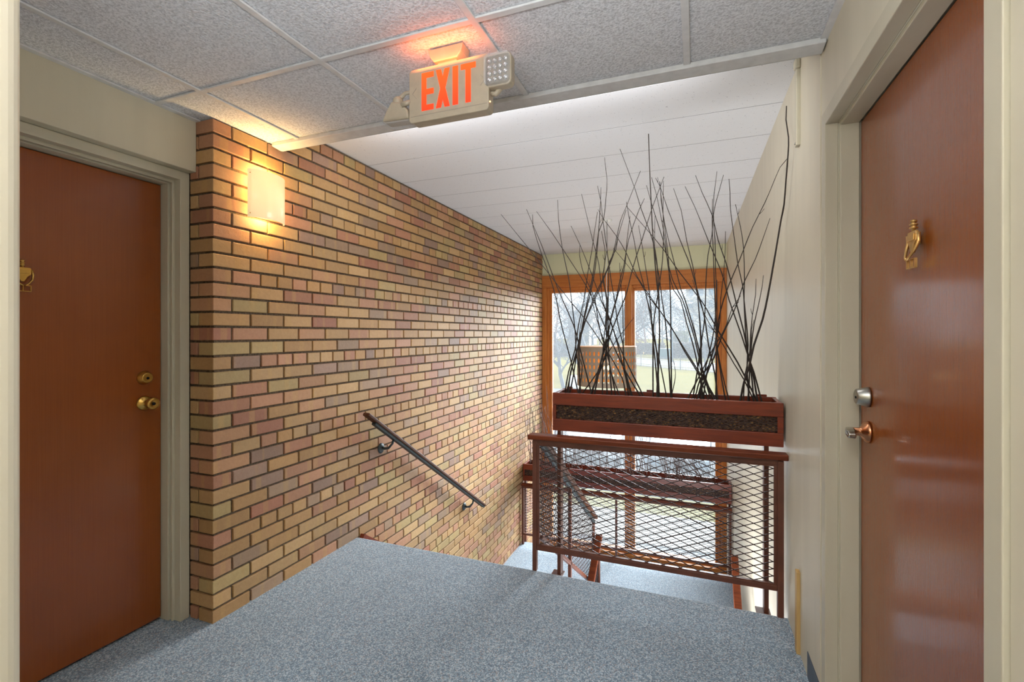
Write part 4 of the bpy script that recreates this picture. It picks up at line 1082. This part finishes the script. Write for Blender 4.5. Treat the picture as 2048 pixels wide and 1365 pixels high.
# hedge and evergreen as leafy-twig clumps
def bush(name, px0, px1, d, h_, m, label, cat, n):
    bm = bmesh.new(); a, b = atD(px0, HY, d), atD(px1, HY, d)
    for k in range(n):
        c = a.lerp(b, random.random()); c.z = ZOUT+h_*random.random()**.8; c.y += random.uniform(-1.2, 1.2)
        s = random.uniform(.12, .3)
        vs = [bm.verts.new(c+Vector((random.uniform(-s, s), random.uniform(-s, s), random.uniform(-s, s)))) for _ in range(4)]
        for f in ((0, 1, 2), (0, 2, 3), (0, 3, 1), (1, 3, 2)): bm.faces.new([vs[i] for i in f])
    return tag(finish(name, bm, m), label, cat)
bush('hedge', 1345, 1470, 82, 2.6, M['hedge'], 'bare brown hedge behind the street on the right', 'hedge', 5000)
bush('hedge', 1262, 1330, 96, 2.2, M['hedge'], 'pale tangled bushes beyond the street in mid view', 'hedge', 2500)
bush('shrub', 1343, 1376, 100, 4.6, M['evergreen'], 'dull green evergreen shrub behind the brown hedge', 'shrub', 2600)
bush('shrub', 1100, 1150, 88, 2.2, M['hedge'], 'brown bushes at the street in the left pane', 'shrub', 2200)
# utility box
P = atD(1329, HY, 79); ub = thing('utility_box', (P.x, P.y, ZOUT), 'teal utility box on the far side of the street', 'utility box')
part('body', ub, M['teal'], B(P.x-.85, P.x+.85, P.y-.5, P.y+.5, ZOUT, ZOUT+1.55), .05)
part('lid', ub, M['teal'], B(P.x-.92, P.x+.92, P.y-.56, P.y+.56, ZOUT+1.55, ZOUT+1.68), .03)
# buildings
def building(px0, px1, d, h_, label, cols, rows):
    a, b = atD(px0, HY, d), atD(px1, HY, d); w = abs(b.x-a.x); x0 = min(a.x, b.x); y0 = (a.y+b.y)/2
    e = thing('building', (x0+w/2, y0, ZOUT), label, 'building')
    part('wall', e, M['bld'], B(x0, x0+w, y0, y0+14, ZOUT, ZOUT+h_)); part('roof', e, M['bldglass'], B(x0-.3, x0+w+.3, y0-.3, y0+14.3, ZOUT+h_, ZOUT+h_+.5))
    cw = w/cols
    for c in range(cols):
        for r_ in range(rows):
            zz = ZOUT+1.2+r_*(h_-1)/rows
            wdw = part('window', e, M['bldglass'], B(x0+cw*(c+.28), x0+cw*(c+.72), y0-.08, y0+.1, zz, zz+(h_-1)/rows*.62))
    return e
building(1372, 1452, 125, 27, 'pale apartment tower with vertical window bays in the right pane', 4, 8)
building(1135, 1180, 175, 12, 'low pale building behind the trees in the left pane', 4, 3)
# lamp post
P = atD(1344, HY, 70); lp = thing('street_lamp', (P.x, P.y, ZOUT), 'blue grey lamp post rising beyond the fence', 'street lamp')
part('pole', lp, M['bldglass'], lambda bm: tube(bm, [(P.x, P.y, ZOUT), (P.x, P.y, ZOUT+9)], [.14, .10], 10))
part('lamp_arm', lp, M['bldglass'], lambda bm: tube(bm, [(P.x, P.y, ZOUT+9), (P.x+.5, P.y, ZOUT+9.3), (P.x+1.4, P.y, ZOUT+9.35)], .06, 8))
part('lamp_head', lp, M['bldglass'], B(P.x+1.3, P.x+2.0, P.y-.15, P.y+.15, ZOUT+9.25, ZOUT+9.42), .03)
# white bollard
P = Vector((*gp(1148, 781), ZOUT)); 
o = part('bollard', None, M['white'], lambda bm: lathe(bm, [(.33, 0), (.33, .85), (.30, 1.0), (.2, 1.1), (0, 1.14)], 20, Matrix.Translation((P.x, P.y, ZOUT)))); tag(o, 'rounded white bollard at the lawn edge left of the drum lamp', 'bollard')
# parked cars, noses toward the building
def car(x, y, rot, m, label):
    e = thing('car', (x, y, ZOUT+.03), label, 'car'); e.rotation_euler = (0, 0, rot)
    L, Wd = 4.5, .88
    prof = [(-2.2, .35), (-2.25, .62), (-2.1, .82), (-1.2, .98), (-.55, 1.38), (.2, 1.47), (1.1, 1.42), (1.75, 1.08), (2.2, 1.0), (2.25, .6), (2.2, .35)]
    def body(bm):
        rings = []
        for s, ins in ((-1, .0), (-.86, 0), (.86, 0), (1, 0)):
            ring = []
            for (u, v) in prof:
                top = max(0, (v-.95)/.5); xx = s*Wd*(1-.24*top)*(1 if abs(s) == 1 else 1.0)
                ring.append(bm.verts.new((xx, u*(.97 if abs(s) == 1 else 1), .30+(v-.30)*(.96 if abs(s) == 1 else 1))))
            rings.append(ring)
        for a, b in zip(rings, rings[1:]):
            for i in range(len(prof)): bm.faces.new((a[i], a[(i+1) % len(prof)], b[(i+1) % len(prof)], b[i])).smooth = False
        bm.faces.new(rings[0][::-1]); bm.faces.new(rings[-1])
    bm = bmesh.new(); body(bm); bo = finish('body', bm, m, None, .05, 3); bo.parent = e
    def glassf(bm):
        box(bm, -.62, .62, -.02, .02, -.36, .36)
    for nm, pos, rx, sx, sz in (('windshield', (0, -.90, 1.20), R(-58), 1.0, 1.0), ('rear_window', (0, 1.45, 1.27), R(60), .95, .85)):
        bm = bmesh.new(); box(bm, -.62*sx, .62*sx, -.02, .02, -.34*sz, .34*sz); bmesh.ops.transform(bm, matrix=Matrix.Translation(pos) @ Matrix.Rotation(rx, 4, 'X'), verts=bm.verts)
        o = finish(nm, bm, M['car_glass'], None, .01); o.parent = e
    for s in (-1, 1):
        bm = bmesh.new(); prism(bm, [(-.80, 1.02), (-.42, 1.33), (.15, 1.38), (.95, 1.34), (1.45, 1.05)], 'X', s*.74, s*.80)
        o = finish('side_window', bm, M['car_glass']); o.parent = e
        bm = bmesh.new(); box(bm, s*.82 if s > 0 else -.98, .98 if s > 0 else -.82, -.95, -.80, .95, 1.08); o = finish('mirror', bm, m, None, .02); o.parent = e
        bm = bmesh.new(); box(bm, min(s*.5, s*.82), max(s*.5, s*.82), -2.24, -2.10, .62, .76); o = finish('headlight', bm, M['white'], None, .03); o.parent = e
        for yy in (-1.38, 1.38):
            bm = bmesh.new(); lathe(bm, [(0, -.1), (.20, -.11), (.30, -.10), (.33, -.06), (.33, .06), (.30, .10), (.20, .11), (0, .1)], 20, Matrix.Translation((s*.80, yy, .33)) @ Matrix.Rotation(math.pi/2, 4, 'Y')); o = finish('wheel', bm, M['rubber']); o.parent = e
    bm = bmesh.new(); box(bm, -.45, .45, -2.27, -2.15, .42, .58); o = finish('grille', bm, M['rubber'], None, .02); o.parent = e
car(-3.15, 16.6, R(3), M['car_w'], 'white parked car outside behind the left half of the mesh')
car(-.45, 16.3, R(-2), M['car_s'], 'silver blue parked car outside behind the right half of the mesh')
car(2.3, 16.5, R(1), M['car_w'], 'white parked car farthest right outside')
